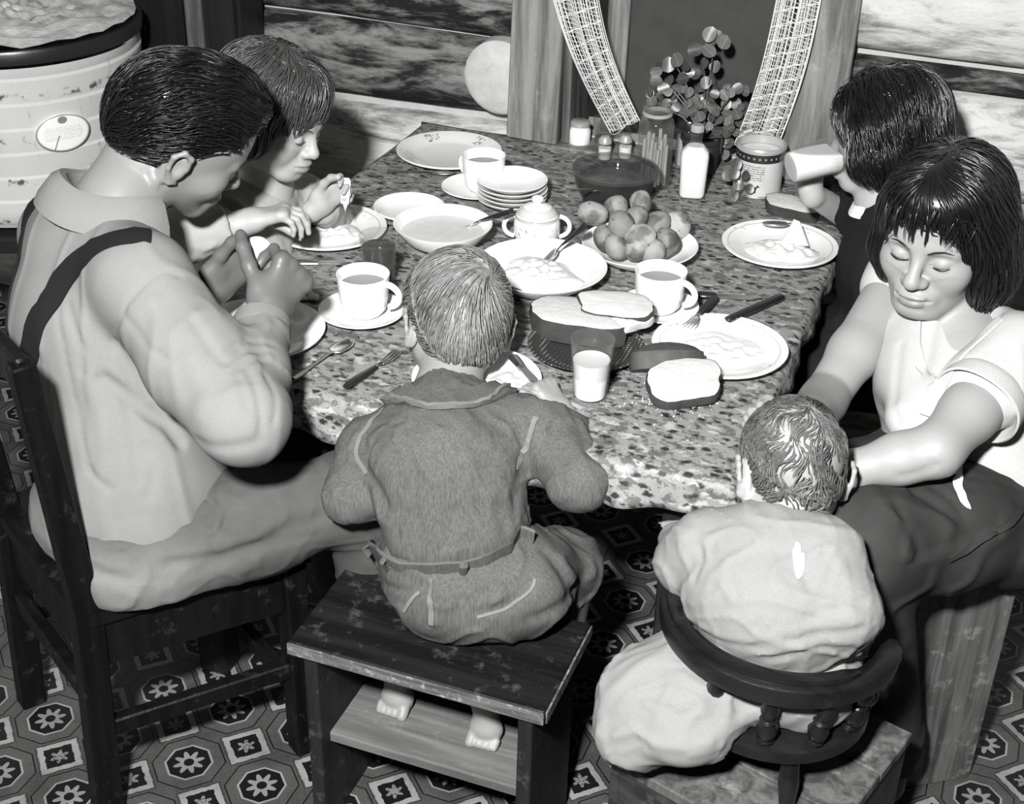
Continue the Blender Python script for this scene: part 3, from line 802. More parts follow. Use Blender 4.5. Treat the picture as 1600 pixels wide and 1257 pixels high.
# ---------------------------------------------------------------- tableware materials
M['china'] = simple('white_glazed_china', .74, .12, .5, .03, 8, None, 0)
M['cream'] = simple('pale_mash', .62, .6, .3, .12, 70, None, .4, .004)
M['tea'] = simple('milky_tea', .14, .08, .5, .06, 20, None, 0)
M['milk'] = simple('milk', .80, .25, .5, .02, 10, None, 0)
M['soup'] = simple('pale_soup', .52, .3, .4, .15, 45, None, .2, .003)
M['steel'] = simple('worn_steel', .55, .28, .5, .12, 40, (1, 6, 1), 0, metal=1)
M['dark_handle'] = simple('dark_wood_handle', .012, .35, .5, .3, 60, (1, 6, 1), .1)
M['bone'] = simple('pale_bone_handle', .62, .4, .4, .08, 40, None, 0)
M['crust'] = simple('dark_bread_crust', .045, .6, .3, .5, 40, None, .4, .004)
M['crumb'] = simple('bread_crumb', .40, .9, .1, .14, 120, None, .5, .003)
M['crumb2'] = simple('buttered_bread', .46, .7, .2, .10, 60, None, .4, .003)
M['jar_black'] = simple('black_jar_lid', .01, .3, .5, .1, 20, None, 0)
M['tin'] = simple('tin_plate', .42, .3, .5, .15, 30, None, 0, metal=.35)
def glass_mat(name, tint=.9, base=.02, rough=.03, edge=.5):
    m, nt, b = newmat(name); out = nt.nodes['Material Output']
    tr = nt.nodes.new('ShaderNodeBsdfTransparent'); tr.inputs[0].default_value = (tint, tint, tint, 1)
    lw = nt.nodes.new('ShaderNodeLayerWeight'); lw.inputs[0].default_value = .25
    vec, x, y, z = coords(nt); n = noise(nt, vec, 40, 2, .5)
    f = (N(nt, lw.outputs['Facing'])).pow(2.5)*edge+base+(n*.02)
    gray(nt, n*.1+.55, b); b.inputs['Roughness'].default_value = rough; b.inputs['Specular IOR Level'].default_value = 1.0; b.inputs['Metallic'].default_value = .3
    mx = nt.nodes.new('ShaderNodeMixShader'); nt.links.new(f.s, mx.inputs[0]); nt.links.new(tr.outputs[0], mx.inputs[1]); nt.links.new(b.outputs[0], mx.inputs[2]); nt.links.new(mx.outputs[0], out.inputs[0])
    return m
M['glass'] = glass_mat('clear_glass', .88, .03, .05, .75)
M['glass_dark'] = glass_mat('smoky_bowl_glass', .62, .02, .04, .40)
M['pressed'] = None
def pressed():
    m, nt, b = newmat('pressed_dark_glass'); vec, x, y, z = coords(nt)
    d = voro(nt, vec, 135, 'F1', .0); v = d.step(.12, .34).mix(.34, .035)
    gray(nt, v, b); b.inputs['Roughness'].default_value = .12; bump(nt, b, (1-d), .7, .006); return m
M['pressed'] = pressed()
def floral(name, r0, r1, k, ph, dens=.5, line=None):
    m, nt, b = newmat(name); vec, x, y, z = coords(nt)
    r = (x*x+y*y).sqrt(); th = y.atan2(x); n = noise(nt, vec, 150, 4, .7); n2 = noise(nt, vec, 60, 2, .5)
    band = r.step(r0, r0+.004)*(1-r.step(r1-.004, r1))
    cl = ((th*k+ph).cos()).step(.45, .85)
    v = (n.step(.66-.2*dens, .72-.2*dens))*band*cl*n2.step(.35, .5)
    c = (1-v*.8)*.72
    if line: c = c*(1-((r-line).abs() < .0012)*.35)
    gray(nt, c, b); b.inputs['Roughness'].default_value = .12; return m
M['floral_rim'] = floral('flower_rimmed_china', .082, .116, 5, .6, .75)
M['lined_rim'] = floral('line_rimmed_china', .088, .112, 4, 2.0, .35, .104)
M['sugar_china'] = None
def sugarm():
    m, nt, b = newmat('flowered_sugar_bowl'); vec, x, y, z = coords(nt)
    n = noise(nt, vec, 130, 4, .7); v = n.step(.56, .62)*z.step(.012, .02)*(1-z.step(.04, .048)); c = (1-v*.7)*.72
    c = c*(1-(((z-.056).abs() < .0035)*.45)); c = c*(1-((z > .062)*(z < .076))*.35)
    gray(nt, c, b); b.inputs['Roughness'].default_value = .12; return m
M['sugar_china'] = sugarm()

def plate(name, p, dia, label, mat='china', group=None, cat='plate', deep=.018):
    s = dia/.235; z = deep
    pr = [(0, .0045), (.066, .0045), (.078, .007), (.09, z*.62), (.108, z*.9), (.1165, z), (.1178, z-.001), (.117, z-.004), (.10, z*.6), (.082, .003), (.07, 0), (0, 0)]
    o = MB().lathe([(r*s, q) for r, q in pr], 64).build(name, M[mat], None, loc=(p[0], p[1], TZ+.0005)); return tag(o, label, cat, group)
def cup(p, ang, label, group='tea cups on saucers', level=.058, tea='tea'):
    r = empty('teacup', p, label, 'cup', group, ang)
    pr = [(0, .006), (.028, .006), (.036, .012), (.041, .03), (.0445, .074), (.046, .080), (.0475, .080), (.047, .074), (.0445, .04), (.040, .014), (.032, .004), (.026, 0), (0, 0)]
    MB().lathe(pr, 48).build('body', M['china'], r)
    a = np.linspace(-1.35, 1.45, 12)
    MB().tube([(.043+.026*math.cos(t)*(1 if abs(t) < 9 else 1), 0, .044+.022*math.sin(t)) for t in a], [.006]*12, 10, up=(0, 1, 0)).build('handle', M['china'], r)
    MB().lathe([(0, level), (.0435, level), (.0436, level-.002)], 40).build(tea, M['tea'], r)
    return r
def saucer(p, label, dia=.15):
    s = dia/.15
    pr = [(0, .004), (.03, .004), (.05, .008), (.07, .016), (.075, .018), (.0755, .016), (.05, .004), (.035, 0), (0, 0)]
    o = MB().lathe([(r*s, z) for r, z in pr], 52).build('saucer', M['china'], None, loc=(p[0], p[1], TZ+.0005)); return tag(o, label, 'saucer', 'saucers under the cups')
def mound(name, p, rx, ry, h, label, mat='cream', seed=0, cat='food', z=None, lump=.35):
    g = np.random.default_rng(seed); ph = g.uniform(0, 6, 8); n, m_ = 44, 16; v = []; f = []
    for i in range(m_+1):
        t = i/m_
        for j in range(n):
            a = 2*math.pi*j/n; e = 1+.13*math.sin(2*a+ph[0])+.09*math.sin(3*a+ph[1])+.06*math.sin(5*a+ph[2])+.03*math.sin(9*a+ph[3])
            x, y = rx*t*e*math.cos(a), ry*t*e*math.sin(a)
            hh = h*(1-t**2.2)*(1+lump*(math.sin(170*x+ph[4]+2*math.sin(140*y))+math.sin(190*y+ph[5]+2*math.sin(150*x)))*.5)+(.0005 if t < 1 else 0)
            v.append((x, y, max(hh, .0003)))
    for i in range(m_):
        for j in range(n): f.append((i*n+j, i*n+(j+1) % n, (i+1)*n+(j+1) % n, (i+1)*n+j))
    f.append(tuple(m_*n+j for j in range(n-1, -1, -1)))
    o = link(name, mesh(name, v, f), M[mat], None, (p[0], p[1], (TZ+.0055) if z is None else z)); return tag(o, label, cat)
# cutlery: a = handle end, b = tip
def spoon(a, b, label, hm='steel', bowl=.02, group='loose spoons', name='spoon'):
    a, b = V(a), V(b); d = nrm(b-a); L = np.linalg.norm(b-a); s = nrm(np.cross((0, 0, 1), d)); u = np.cross(d, s)
    r = empty(name, a, label, 'spoon', group); n = 9; v = []; f = []
    bl = .055
    for i in range(n+1):                          # bowl: shallow ellipsoid shell
        t = i/n
        for j in range(9):
            w_ = (j/8*2-1); x = L-bl+bl*t; wd = bowl*math.sqrt(max(0, 1-(2*t-1)**2))*(1.05-.25*t)+.0012
            v.append(a+d*x+s*w_*wd+u*(-.007*(1-w_*w_)*math.sqrt(max(0, 1-(2*t-1)**2))+.0025))
    for i in range(n):
        for j in range(8): q = i*9+j; f.append((q, q+1, q+10, q+9))
    m_ = mesh('bowl', v, f); o = world_child('bowl', m_, M['steel'], r); so = o.modifiers.new('t', 'SOLIDIFY'); so.thickness = .0016
    hl = L-bl
    wc(MB().tube([a, a+d*hl*.15, a+d*hl*.55+u*.002, a+d*(hl-.008)+u*.004, a+d*(hl+.006)+u*.002], [.0055 if hm == 'steel' else .011, .0065 if hm == 'steel' else .0125, .0035 if hm == 'steel' else .009, .003, .003], 8, flat=.45, up=u), 'handle', M[hm], r)
    return r
def fork(a, b, label, hm='dark_handle', tines=4, group='loose forks'):
    a, b = V(a), V(b); d = nrm(b-a); L = np.linalg.norm(b-a); s = nrm(np.cross((0, 0, 1), d)); u = np.cross(d, s)
    r = empty('fork', a, label, 'fork', group)
    hl = L*.56
    wc(MB().tube([a, a+d*.01, a+d*hl*.5, a+d*hl], [.006, .0085, .0085, .006], 10, flat=.6, up=u), 'handle', M[hm], r)
    mb = MB().tube([a+d*hl, a+d*(L-.062)+u*.004, a+d*(L-.05)+u*.002], [.003, .003, .007], 8, flat=.5, up=u)
    for k in range(tines):
        o = (k-(tines-1)/2)*(.018/(tines-1)); mb.tube([a+d*(L-.052)+s*o*.7+u*.002, a+d*(L-.03)+s*o-u*.001, a+d*L+s*o+u*.004], [.0017, .0015, .0008], 6)
    wc(mb, 'tines', M['steel'], r); return r
def knife(a, b, label, hm='dark_handle', hfrac=.45, group='loose knives'):
    a, b = V(a), V(b); d = nrm(b-a); L = np.linalg.norm(b-a); s = nrm(np.cross((0, 0, 1), d)); u = np.cross(d, s)
    r = empty('knife', a, label, 'knife', group); hl = L*hfrac
    wc(MB().tube([a, a+d*.006, a+d*hl*.6, a+d*hl], [.006, .0095, .009, .008], 10, flat=.6, up=u), 'handle', M[hm], r)
    v = [a+d*(hl-.002)-s*.006, a+d*(hl-.002)+s*.006, a+d*(L-.02)+s*.0085, a+d*L+s*.002, a+d*(L-.02)-s*.0065]
    v = [q+u*.001 for q in v]+[q-u*.001 for q in v]
    wc(MB().add(v, [(0, 1, 2, 3, 4), (9, 8, 7, 6, 5)]+[(i, (i+1) % 5+0, (i+1) % 5+5, i+5) for i in range(5)]), 'blade', M['steel'], r, False)
    return r
def tp(x, y, dz=.003): return P(x, y, TZ+dz)

# ---------------------------------------------------------------- plates and cups
pF = P(702, 233, TZ+.018); plate('dinner_plate', pF, .243, 'empty white plate with flowered rim at the far end by the window', 'floral_rim', 'white plates')
pL = P(513, 352, TZ+.018); plate('dinner_plate', pL, .236, 'white plate of mash in front of the girl beside the man', 'lined_rim', 'white plates')
pR = P(1219, 379, TZ+.018); plate('dinner_plate', pR, .232, 'white plate of food in front of the girl drinking milk', 'lined_rim', 'white plates')
pM = P(1125, 538, TZ+.018); plate('dinner_plate', pM, .236, 'white smeared plate by the woman with cutlery laid on its edge', 'lined_rim', 'white plates')
pA = P(402, 512, TZ+.018); plate('dinner_plate', pA, .236, 'white plate under the hands of the man', 'china', 'white plates')
pB = P(745, 588, TZ+.018); plate('dinner_plate', pB, .215, 'white plate in front of the boy in denim', 'china', 'white plates')
pX = P(640, 331, TZ+.014); plate('side_plate', pX+V(-.01, .02, 0), .15, 'plain white side plate tucked behind the soup bowl', 'china', 'white plates')
mound('mashed_food', pL+V(.01, -.01, 0), .072, .062, .013, 'pale mash on the plate of the girl beside the man', seed=1)
mound('mashed_food', pR+V(.01, -.02, 0), .075, .058, .014, 'pale mash on the plate of the girl drinking milk', seed=2)
mound('food_smears', pM+V(.0, -.0, 0), .085, .07, .004, 'thin leavings of mash on the smeared plate by the woman', seed=3, lump=.8)
mound('mashed_food', pB+V(.045, .0, 0), .05, .05, .010, 'pale food on the plate of the boy in denim', seed=4)
sA = P(565, 482, TZ+.018); saucer(sA, 'white saucer beside the dark drink, nearest the man', .155)
cup(V(sA[0]+.003, sA[1]+.004, TZ+.006), .05, 'full white teacup on a saucer beside the glass of dark drink')
sR = P(1030, 476, TZ+.018); saucer(sR, 'white saucer behind the bread and the smeared plate', .145)
cup(V(sR[0]-.002, sR[1]+.002, TZ+.006), -.15, 'white teacup with handle to the right, between the potatoes and the bread')
sF = P(744, 290, TZ+.018); saucer(sF, 'white saucer next to the stack of small dishes', .15)
cup(V(sF[0]+.012, sF[1]+.012, TZ+.006), 2.75, 'white teacup in front of the empty flowered plate')

# ---------------------------------------------------------------- bowls
bo = P(692, 352, TZ+.045); R_ = empty('soup_bowl', (bo[0], bo[1], TZ+.0005), 'wide white bowl of pale soup with a spoon in it', 'bowl')
MB().lathe([(0, .006), (.045, .006), (.06, .012), (.085, .034), (.096, .05), (.0985, .05), (.097, .046), (.075, .018), (.05, .002), (.04, 0), (0, 0)], 56).build('body', M['china'], R_)
MB().lathe([(0, .031), (.05, .032), (.081, .031), (.081, .028)], 48).build('soup', M['soup'], R_)
spoon(P(798, 330, TZ+.085), P(716, 360, TZ+.012), 'dark-handled spoon standing in the bowl of soup', 'dark_handle', .017, 'serving spoons')
so = P(846, 414, TZ+.04); R_ = empty('serving_bowl', (so[0], so[1], TZ+.0005), 'broad shallow white serving bowl behind the head of the boy', 'bowl')
MB().lathe([(0, .006), (.06, .006), (.075, .012), (.112, .034), (.123, .041), (.1245, .040), (.122, .036), (.09, .012), (.07, .0), (0, 0)], 64).build('body', M['china'], R_)
mound('mashed_potato', so, .088, .075, .016, 'mashed potato in the broad serving bowl', seed=6, z=TZ+.015, lump=.3)
spoon(P(915, 352, TZ+.098), P(843, 420, TZ+.004), 'large spoon with a black handle stuck in the mashed potato', 'dark_handle', .021, 'serving spoons', 'serving_spoon')
# stack of small dishes
ds = P(800, 318, TZ+.005)
for k in range(5):
    o = MB().lathe([(0, .004), (.03, .004), (.045, .009), (.068, .020), (.0735, .023), (.0745, .022), (.07, .017), (.045, .004), (.03, 0), (0, 0)], 48).build('small_dish', M['china'], None, loc=(ds[0]+.001*((k*7) % 3-1), ds[1]+.001*((k*5) % 3-1), TZ+.0005+k*.0095))
    tag(o, ('lowest', 'second', 'third', 'fourth', 'topmost')[k]+(' small white dish from the bottom in the stack of five' if 0 < k < 4 else ' small white dish in the stack of five'), 'dish', 'stacked small dishes')
# sugar bowl
su = P(838, 378, TZ); R_ = empty('sugar_bowl', (su[0], su[1], TZ+.0005), 'white two-handled sugar bowl with flowered side and domed lid', 'sugar bowl', rz=.35)
MB().lathe([(0, .003), (.03, .003), (.04, .010), (.045, .026), (.044, .044), (.040, .055), (.041, .058), (.043, .055), (.0465, .044), (.0475, .026), (.042, .006), (.03, 0), (0, 0)], 44).build('body', M['sugar_china'], R_)
MB().lathe([(.0415, .056), (.043, .059), (.041, .063), (.035, .071), (.028, .076), (.018, .080), (.009, .082), (.007, .085), (.012, .090), (.012, .095), (.006, .099), (0, .1)], 44).build('lid', M['sugar_china'], R_)
for s in (-1, 1):
    MB().tube([(s*(.042+.024*math.sin(t)*1.0), 0, .034+.022*math.cos(t)) for t in np.linspace(.1, 3.0, 14)], .0048, 10, up=(0, 1, 0)).build('handle', M['china'], R_)
# smoky glass bowl
gb = P(958, 322, TZ); R_ = empty('glass_bowl', (gb[0], gb[1], TZ+.0005), 'deep smoky glass mixing bowl behind the potatoes', 'bowl')
MB().lathe([(0, .006), (.045, .006), (.06, .014), (.078, .045), (.087, .082), (.092, .086), (.0935, .082), (.090, .078), (.0815, .045), (.064, .010), (.048, 0), (0, 0)], 56).build('body', M['glass_dark'], R_)
MB().lathe([(.0865, .080), (.091, .088), (.0945, .085), (.0925, .079)], 56, close=True).build('rim', M['glass'], R_)
M['jelly'] = simple('dark_preserve', .07, .25, .4, .9, 22, None, .5, .006)
mb = MB(); mb.lathe([(0, .007), (.044, .0075), (.058, .015), (.074, .042), (.077, .055), (.05, .062), (0, .060)], 40); mb.build('dark_preserve', M['jelly'], R_)
spoon(P(888, 296, TZ+.11), P(944, 300, TZ+.05), 'dark spoon leaning in the smoky glass bowl', 'steel', .016, 'serving spoons')
# potatoes
pb = P(1000, 380, TZ+.035); R_ = empty('potato_dish', (pb[0], pb[1], TZ+.0005), 'round white dish heaped with boiled potatoes', 'dish')
MB().lathe([(0, .006), (.05, .006), (.064, .010), (.095, .026), (.113, .036), (.1145, .035), (.112, .031), (.08, .010), (.06, .0), (0, 0)], 60).build('body', M['china'], R_)
def potato_mat():
    m, nt, b = newmat('boiled_potato_skin'); vec, x, y, z = coords(nt)
    n1 = noise(nt, vec, 38, 5, .65); n2 = voro(nt, vec, 62); n3 = noise(nt, vec, 16, 3, .5)
    oi = nt.nodes.new('ShaderNodeObjectInfo'); rd = N(nt, oi.outputs['Random'])
    v = n1.mix(.17, .32)*(rd*.6+.7); v = v*n2.step(.08, .22).mix(.3, 1)*(1-(n3.step(.54, .64))*.6)
    gray(nt, v, b); b.inputs['Roughness'].default_value = .6; b.inputs['Specular IOR Level'].default_value = .25; bump(nt, b, n1, .5, .005); return m
M['potato'] = potato_mat()
def potato_mesh(seed):
    g = np.random.default_rng(seed); ph = g.uniform(0, 6, 6); v = []; f = []; n, m_ = 18, 12; rx, ry, rz = g.uniform(.027, .032), g.uniform(.024, .027), g.uniform(.023, .026)
    for i in range(m_+1):
        t = math.pi*i/m_
        for j in range(n):
            a = 2*math.pi*j/n; d = V(math.sin(t)*math.cos(a), math.sin(t)*math.sin(a), math.cos(t))
            e = 1+.05*math.sin(3*d[0]+ph[0]+2*d[1])+.05*math.sin(4*d[1]+ph[1])+.025*math.sin(9*d[2]+ph[2]+5*d[0]); v.append(d*V(rx, ry, rz)*e)
    for i in range(m_):
        for j in range(n): f.append((i*n+j, i*n+(j+1) % n, (i+1)*n+(j+1) % n, (i+1)*n+j))
    return mesh('potato', v, f)
pms = [potato_mesh(k) for k in range(5)]
pot = [(926, 334, .062, 'leftmost potato at the back rim of the dish'), (962, 325, .060, 'potato behind the dark-spotted one at the back of the heap'), (1001, 318, .064, 'potato at the very back of the heap, against the glass bowl'), (994, 343, .076, 'pale potato right behind the dark-spotted one on top'),
       (970, 349, .086, 'dark-spotted potato on top of the heap'), (1026, 350, .062, 'round potato right of the middle of the heap'), (1059, 352, .050, 'rightmost potato of the heap with a dark eye'), (945, 372, .050, 'potato at the front left of the heap beside the spoon'),
       (964, 386, .044, 'pale potato low at the front left of the heap'), (1000, 370, .068, 'potato in the middle of the heap'), (994, 388, .044, 'potato low in the middle of the front row'), (1041, 380, .048, 'spotted potato at the front right of the heap'), (1020, 393, .042, 'small potato at the front between two others')]
for k, (x, y, z, lb) in enumerate(pot):
    o = link('potato', pms[k % 5], M['potato'], None, P(x, y, TZ+z)); o.rotation_euler = (k*1.3, k*.7, k*2.1); tag(o, lb, 'potato', 'boiled potatoes in the dish')

# ---------------------------------------------------------------- glasses, jars, bottle, tin
def tumbler(name, p, r0, r1, h, fill, fm, label, fname, facets=True):
    R_ = empty(name, (p[0], p[1], TZ+.0005), label, 'glass'); n = 40; v = []; f = []
    def ring(r, z, fac): 
        return [((r*(1-.035*fac*(1-abs(math.cos(6*2*math.pi*i/n*.5*2)))))*math.cos(2*math.pi*i/n), (r*(1-.035*fac*(1-abs(math.cos(6*2*math.pi*i/n)))))*math.sin(2*math.pi*i/n), z) for i in range(n)]
    fa = 1 if facets else 0
    prof = [(0.001, .0, 0), (r0, .0, 0), (r0+.001, .004, fa), (r0+(r1-r0)*.6, h*.6, fa), (r0+(r1-r0)*.68, h*.68, 0), (r1, h, 0), (r1-.0018, h, 0), (r0+(r1-r0)*.65-.002, h*.66, 0), (r0-.003, .008, 0), (.001, .008, 0)]
    for (r, z, q) in prof: v += ring(r, z, q)
    for k in range(len(prof)-1):
        for i in range(n): f.append((k*n+i, k*n+(i+1) % n, (k+1)*n+(i+1) % n, (k+1)*n+i))
    MB().add(v, f).build('body', M['glass'], R_)
    ri = lambda z: r0+(r1-r0)*z/h-.0028
    MB().lathe([(0, .009), (ri(.009), .009), (ri(fill*h), fill*h), (ri(fill*h)*.9, fill*h-.0008), (0, fill*h-.0008)], 40).build(fname, M[fm], R_)
    return R_
M['cola'] = simple('dark_drink', .025, .06, .5, .1, 10, None, 0)
gA = P(593, 447, TZ); tumbler('drinking_glass', gA, .027, .036, .105, .78, 'cola', 'tumbler of dark drink behind the teacup near the man', 'drink')
gM = P(921, 624, TZ); tumbler('drinking_glass', gM, .027, .036, .112, .66, 'milk', 'tumbler of milk standing by the hand of the boy', 'milk')
# tall jar of pale sticks
jp = P(1019, 290, TZ); R_ = empty('tall_jar', (jp[0], jp[1], TZ+.0005), 'tall clear jar of pale sticks beside the milk bottle', 'jar')
MB().lathe([(0, .004), (.037, .004), (.039, .01), (.039, .140), (.035, .153), (.029, .160), (.029, .168), (.032, .169), (.032, .180), (.029, .182), (.027, .181), (.027, .160), (.037, .138), (.037, .008), (0, .006)], 40).build('body', M['glass'], R_)
MB().lathe([(.0295, .161), (.0325, .163), (.0325, .168), (.0295, .170)], 40, close=True).build('thread_ring', M['tin'], R_)
M['stick'] = simple('pale_dry_sticks', .40, .7, .2, .3, 30, (8, 8, 1), .2)
for k in range(16):
    a = k*2.4; r = .030*math.sqrt((k+.5)/16); MB().tube([(r*math.cos(a), r*math.sin(a), .007), (r*math.cos(a+.15)*.95, r*math.sin(a+.15)*.95, .085+.045*((k*5) % 7)/7)], .0042, 6).build('stick', M['stick'], R_)
# black-lidded jar behind it
jq = P(1061, 262, TZ); R_ = empty('lidded_jar', (jq[0]+.012, jq[1]+.02, TZ+.0005), 'glass jar with a black lid between the tall jar and the milk bottle', 'jar')
MB().lathe([(0, .002), (.027, .002), (.029, .008), (.029, .085), (.025, .092), (.024, .092), (0, .092)], 32).build('body', M['glass'], R_)
MB().lathe([(0, .006), (.0265, .006), (.0265, .07), (0, .07)], 28).build('contents', M['stick'], R_)
MB().lathe([(.0, .112), (.026, .112), (.028, .108), (.028, .09), (.0, .09)], 32).build('lid', M['jar_black'], R_)
# milk bottle (flat-sided flask)
mp = P(1080, 308, TZ); R_ = empty('milk_bottle', (mp[0], mp[1], TZ+.0005), 'flat-sided glass bottle full of milk in front of the plant', 'bottle', rz=.25)
def flask(k, zt):
    prof = [(.0, .002), (.026, .002), (.029, .008), (.030, .05), (.0315, .095), (.030, .106), (.020, .118), (.013, .124), (.0120, .140)]
    v = []; f = []; n = 32
    pf = [(max(r-k, .0005), z+(k if z < .01 else 0)) for r, z in prof if z <= zt]
    if k > 0: pf += [(.0003, pf[-1][1])]
    else: pf += [(.0135, .142), (.0135, .150), (.011, .152), (.0095, .150)]
    for r, z in pf:
        sq = 5 if z < .10 else (4 if z < .112 else 2)
        for i in range(n):
            t = 2*math.pi*i/n; c_, s_ = math.cos(t), math.sin(t); q = (abs(c_)**sq+abs(s_)**sq)**(-1/sq)
            v.append((r*c_*q, r*s_*q*(.72 if z < .11 else .9), z))
    for a in range(len(pf)-1):
        for i in range(n): f.append((a*n+i, a*n+(i+1) % n, (a+1)*n+(i+1) % n, (a+1)*n+i))
    return MB().add(v, f)
flask(0, 1).build('body', M['glass'], R_); flask(.0018, .118).build('milk', M['milk'], R_)
MB().lathe([(0, .164), (.011, .164), (.0145, .160), (.0145, .150), (.0, .150)], 24).build('cap', M['tin'], R_)
# tin with printed label
cp = P(1182, 298, TZ); R_ = empty('label_tin', (cp[0], cp[1]-.004, TZ+.0005), 'open tin can with dark-banded paper label showing a team of animals', 'tin can')
def label_mat():
    m, nt, b = newmat('paper_tin_label'); vec, x, y, z = coords(nt); th = y.atan2(x)
    c = noise(nt, vec, 40, 3, .5).mix(.42, .52)
    band = (z > .082)*(z < .101); c = band.mix(c, .015)
    dots = band*((th*26).sin() > .45)*((z-.0915).abs() < .0022); c = dots.mix(c, .22)
    tx = (z > .043)*(z < .078)*((z*200).fract() > .52)*(noise(nt, vec, 420, 1, .5) > .47)*((th+1.75).abs() < .62); c = tx.mix(c, .06)
    c = (z < .007).mix(c, .02); 
    gray(nt, c, b); b.inputs['Roughness'].default_value = .5; return m
rc = .052
MB().lathe([(0, .002), (rc, .002), (rc+.0015, .004), (rc, .006), (rc, .104), (rc+.001, .106), (rc+.001, .109), (rc-.0015, .109), (rc-.0015, .004), (0, .004)], 56).build('body', M['tin'], R_)
MB().lathe([(rc+.0004, .006), (rc+.0004, .1035), (rc+.0002, .1036), (rc+.0002, .0059)], 56, close=True).build('paper_label', label_mat(), R_)
MB().lathe([(rc-.001, .103), (rc+.0035, .104), (rc+.004, .108), (rc+.002, .112), (rc-.002, .112)], 56, close=True).build('rim', M['tin'], R_)
MB().lathe([(0, .093), (rc-.004, .093)], 40).build('contents', M['cream'], R_)
def beast(c_, s, flip):                            # silhouette of a four-legged animal wrapped on the tin
    pts = [(-.5, .1), (-.46, -.35), (-.38, -.35), (-.33, .02), (.18, .0), (.22, -.35), (.30, -.35), (.34, .1), (.48, .36), (.62, .26), (.64, .36), (.5, .56), (.42, .54), (.28, .32), (-.42, .34), (-.56, .12), (-.58, -.12)]
    v = [(c_+flip*x*s/rc, .022+y*s) for x, y in pts]; q = [((rc+.0012)*math.cos(a), (rc+.0012)*math.sin(a), z) for a, z in v]+[((rc-.001)*math.cos(a), (rc-.001)*math.sin(a), z) for a, z in v]; n = len(v)
    return q, [tuple(range(n)), tuple(range(2*n-1, n-1, -1))]+[(i, (i+1) % n, n+(i+1) % n, n+i) for i in range(n)]
for k, a in enumerate((-1.95, -1.55)): MB().add(*beast(a, .021, 1)).build('printed_animal', M['jar_black'], R_, False)
# small things at the window end
q = P(907, 223, TZ); R_ = empty('small_jar', (q[0], q[1]-.01, TZ+.0005), 'small squat jar with pale band at the foot of the left window board', 'jar')
MB().lathe([(0, .002), (.024, .002), (.026, .006), (.026, .036), (.022, .042), (.022, .046), (.0, .046)], 28).build('body', M['china'], R_)
MB().lathe([(0.0, .058), (.02, .058), (.024, .055), (.024, .046), (0, .046)], 28).build('lid', M['tin'], R_)
q = P(943, 226, TZ); R_ = tumbler('small_tumbler', q, .022, .028, .065, .3, 'jelly', 'small tumbler with dark dregs behind the shakers', 'dregs', False)
for k, (x, y, lb) in enumerate(((944, 250, 'left glass shaker with a metal top behind the smoky bowl'), (976, 248, 'right glass shaker with a metal top next to the tall jar'))):
    q = P(x, y, TZ); R_ = empty('shaker', (q[0], q[1], TZ+.0005), lb, 'shaker', 'table shakers')
    MB().lathe([(0, .002), (.016, .002), (.017, .02), (.015, .042), (0, .042)], 20).build('body', M['glass'], R_); MB().lathe([(0, .004), (.0145, .004), (.0145, .03), (0, .03)], 20).build('salt', M['milk'], R_)
    MB().lathe([(0, .058), (.009, .057), (.0145, .050), (.0155, .041), (0, .041)], 20).build('top', M['tin'], R_)
# little vase with a sprig
q = P(1153, 316, TZ); R_ = empty('bud_vase', (q[0], q[1], TZ+.0005), 'little glass vase holding a leafy sprig in front of the tin', 'vase')
MB().lathe([(0, .002), (.017, .002), (.019, .008), (.016, .03), (.015, .045), (.018, .05), (.017, .05), (.0145, .045), (.0145, .01), (0, .006)], 28).build('body', M['glass'], R_)

# ---------------------------------------------------------------- cutlery on the cloth
spoon(tp(458, 592), tp(550, 533, .006), 'steel spoon lying beside the dark-handled fork in front of the man', 'steel', .017)
fork(tp(540, 605, .006), tp(622, 551), 'black-handled fork lying on the cloth left of the boy')
knife(tp(1088, 460, .006), tp(1192, 467, .004), 'knife with pale broad blade behind the saucer', 'dark_handle', .3)
knife(tp(1222, 463, .008), tp(1136, 500, .022), 'black-handled knife resting on the smeared plate', 'dark_handle', .98)
fork(P(1118, 464, TZ+.012), P(1073, 513, TZ+.026), 'black-handled fork leaning on the smeared plate')
spoon(tp(606, 268), tp(712, 272, .006), 'steel spoon in front of the empty flowered plate', 'steel', .012)
knife(tp(455, 410, .004), tp(548, 411, .003), 'steel table knife lying between the girl and the dark drink', 'steel')
spoon(P(1250, 352, TZ+.03), P(1190, 350, TZ+.028), 'spoon on the far rim of the plate of the girl drinking milk', 'steel', .012)
fork(P(1290, 368, TZ+.03) if False else P(478, 346, TZ+.055), P(516, 338, TZ+.024), 'short fork the girl holds in her mash', 'steel')
knife(P(800, 556, TZ+.03), P(838, 600, TZ+.03), 'steel knife held in the hand of the boy over his plate', 'steel', .4)

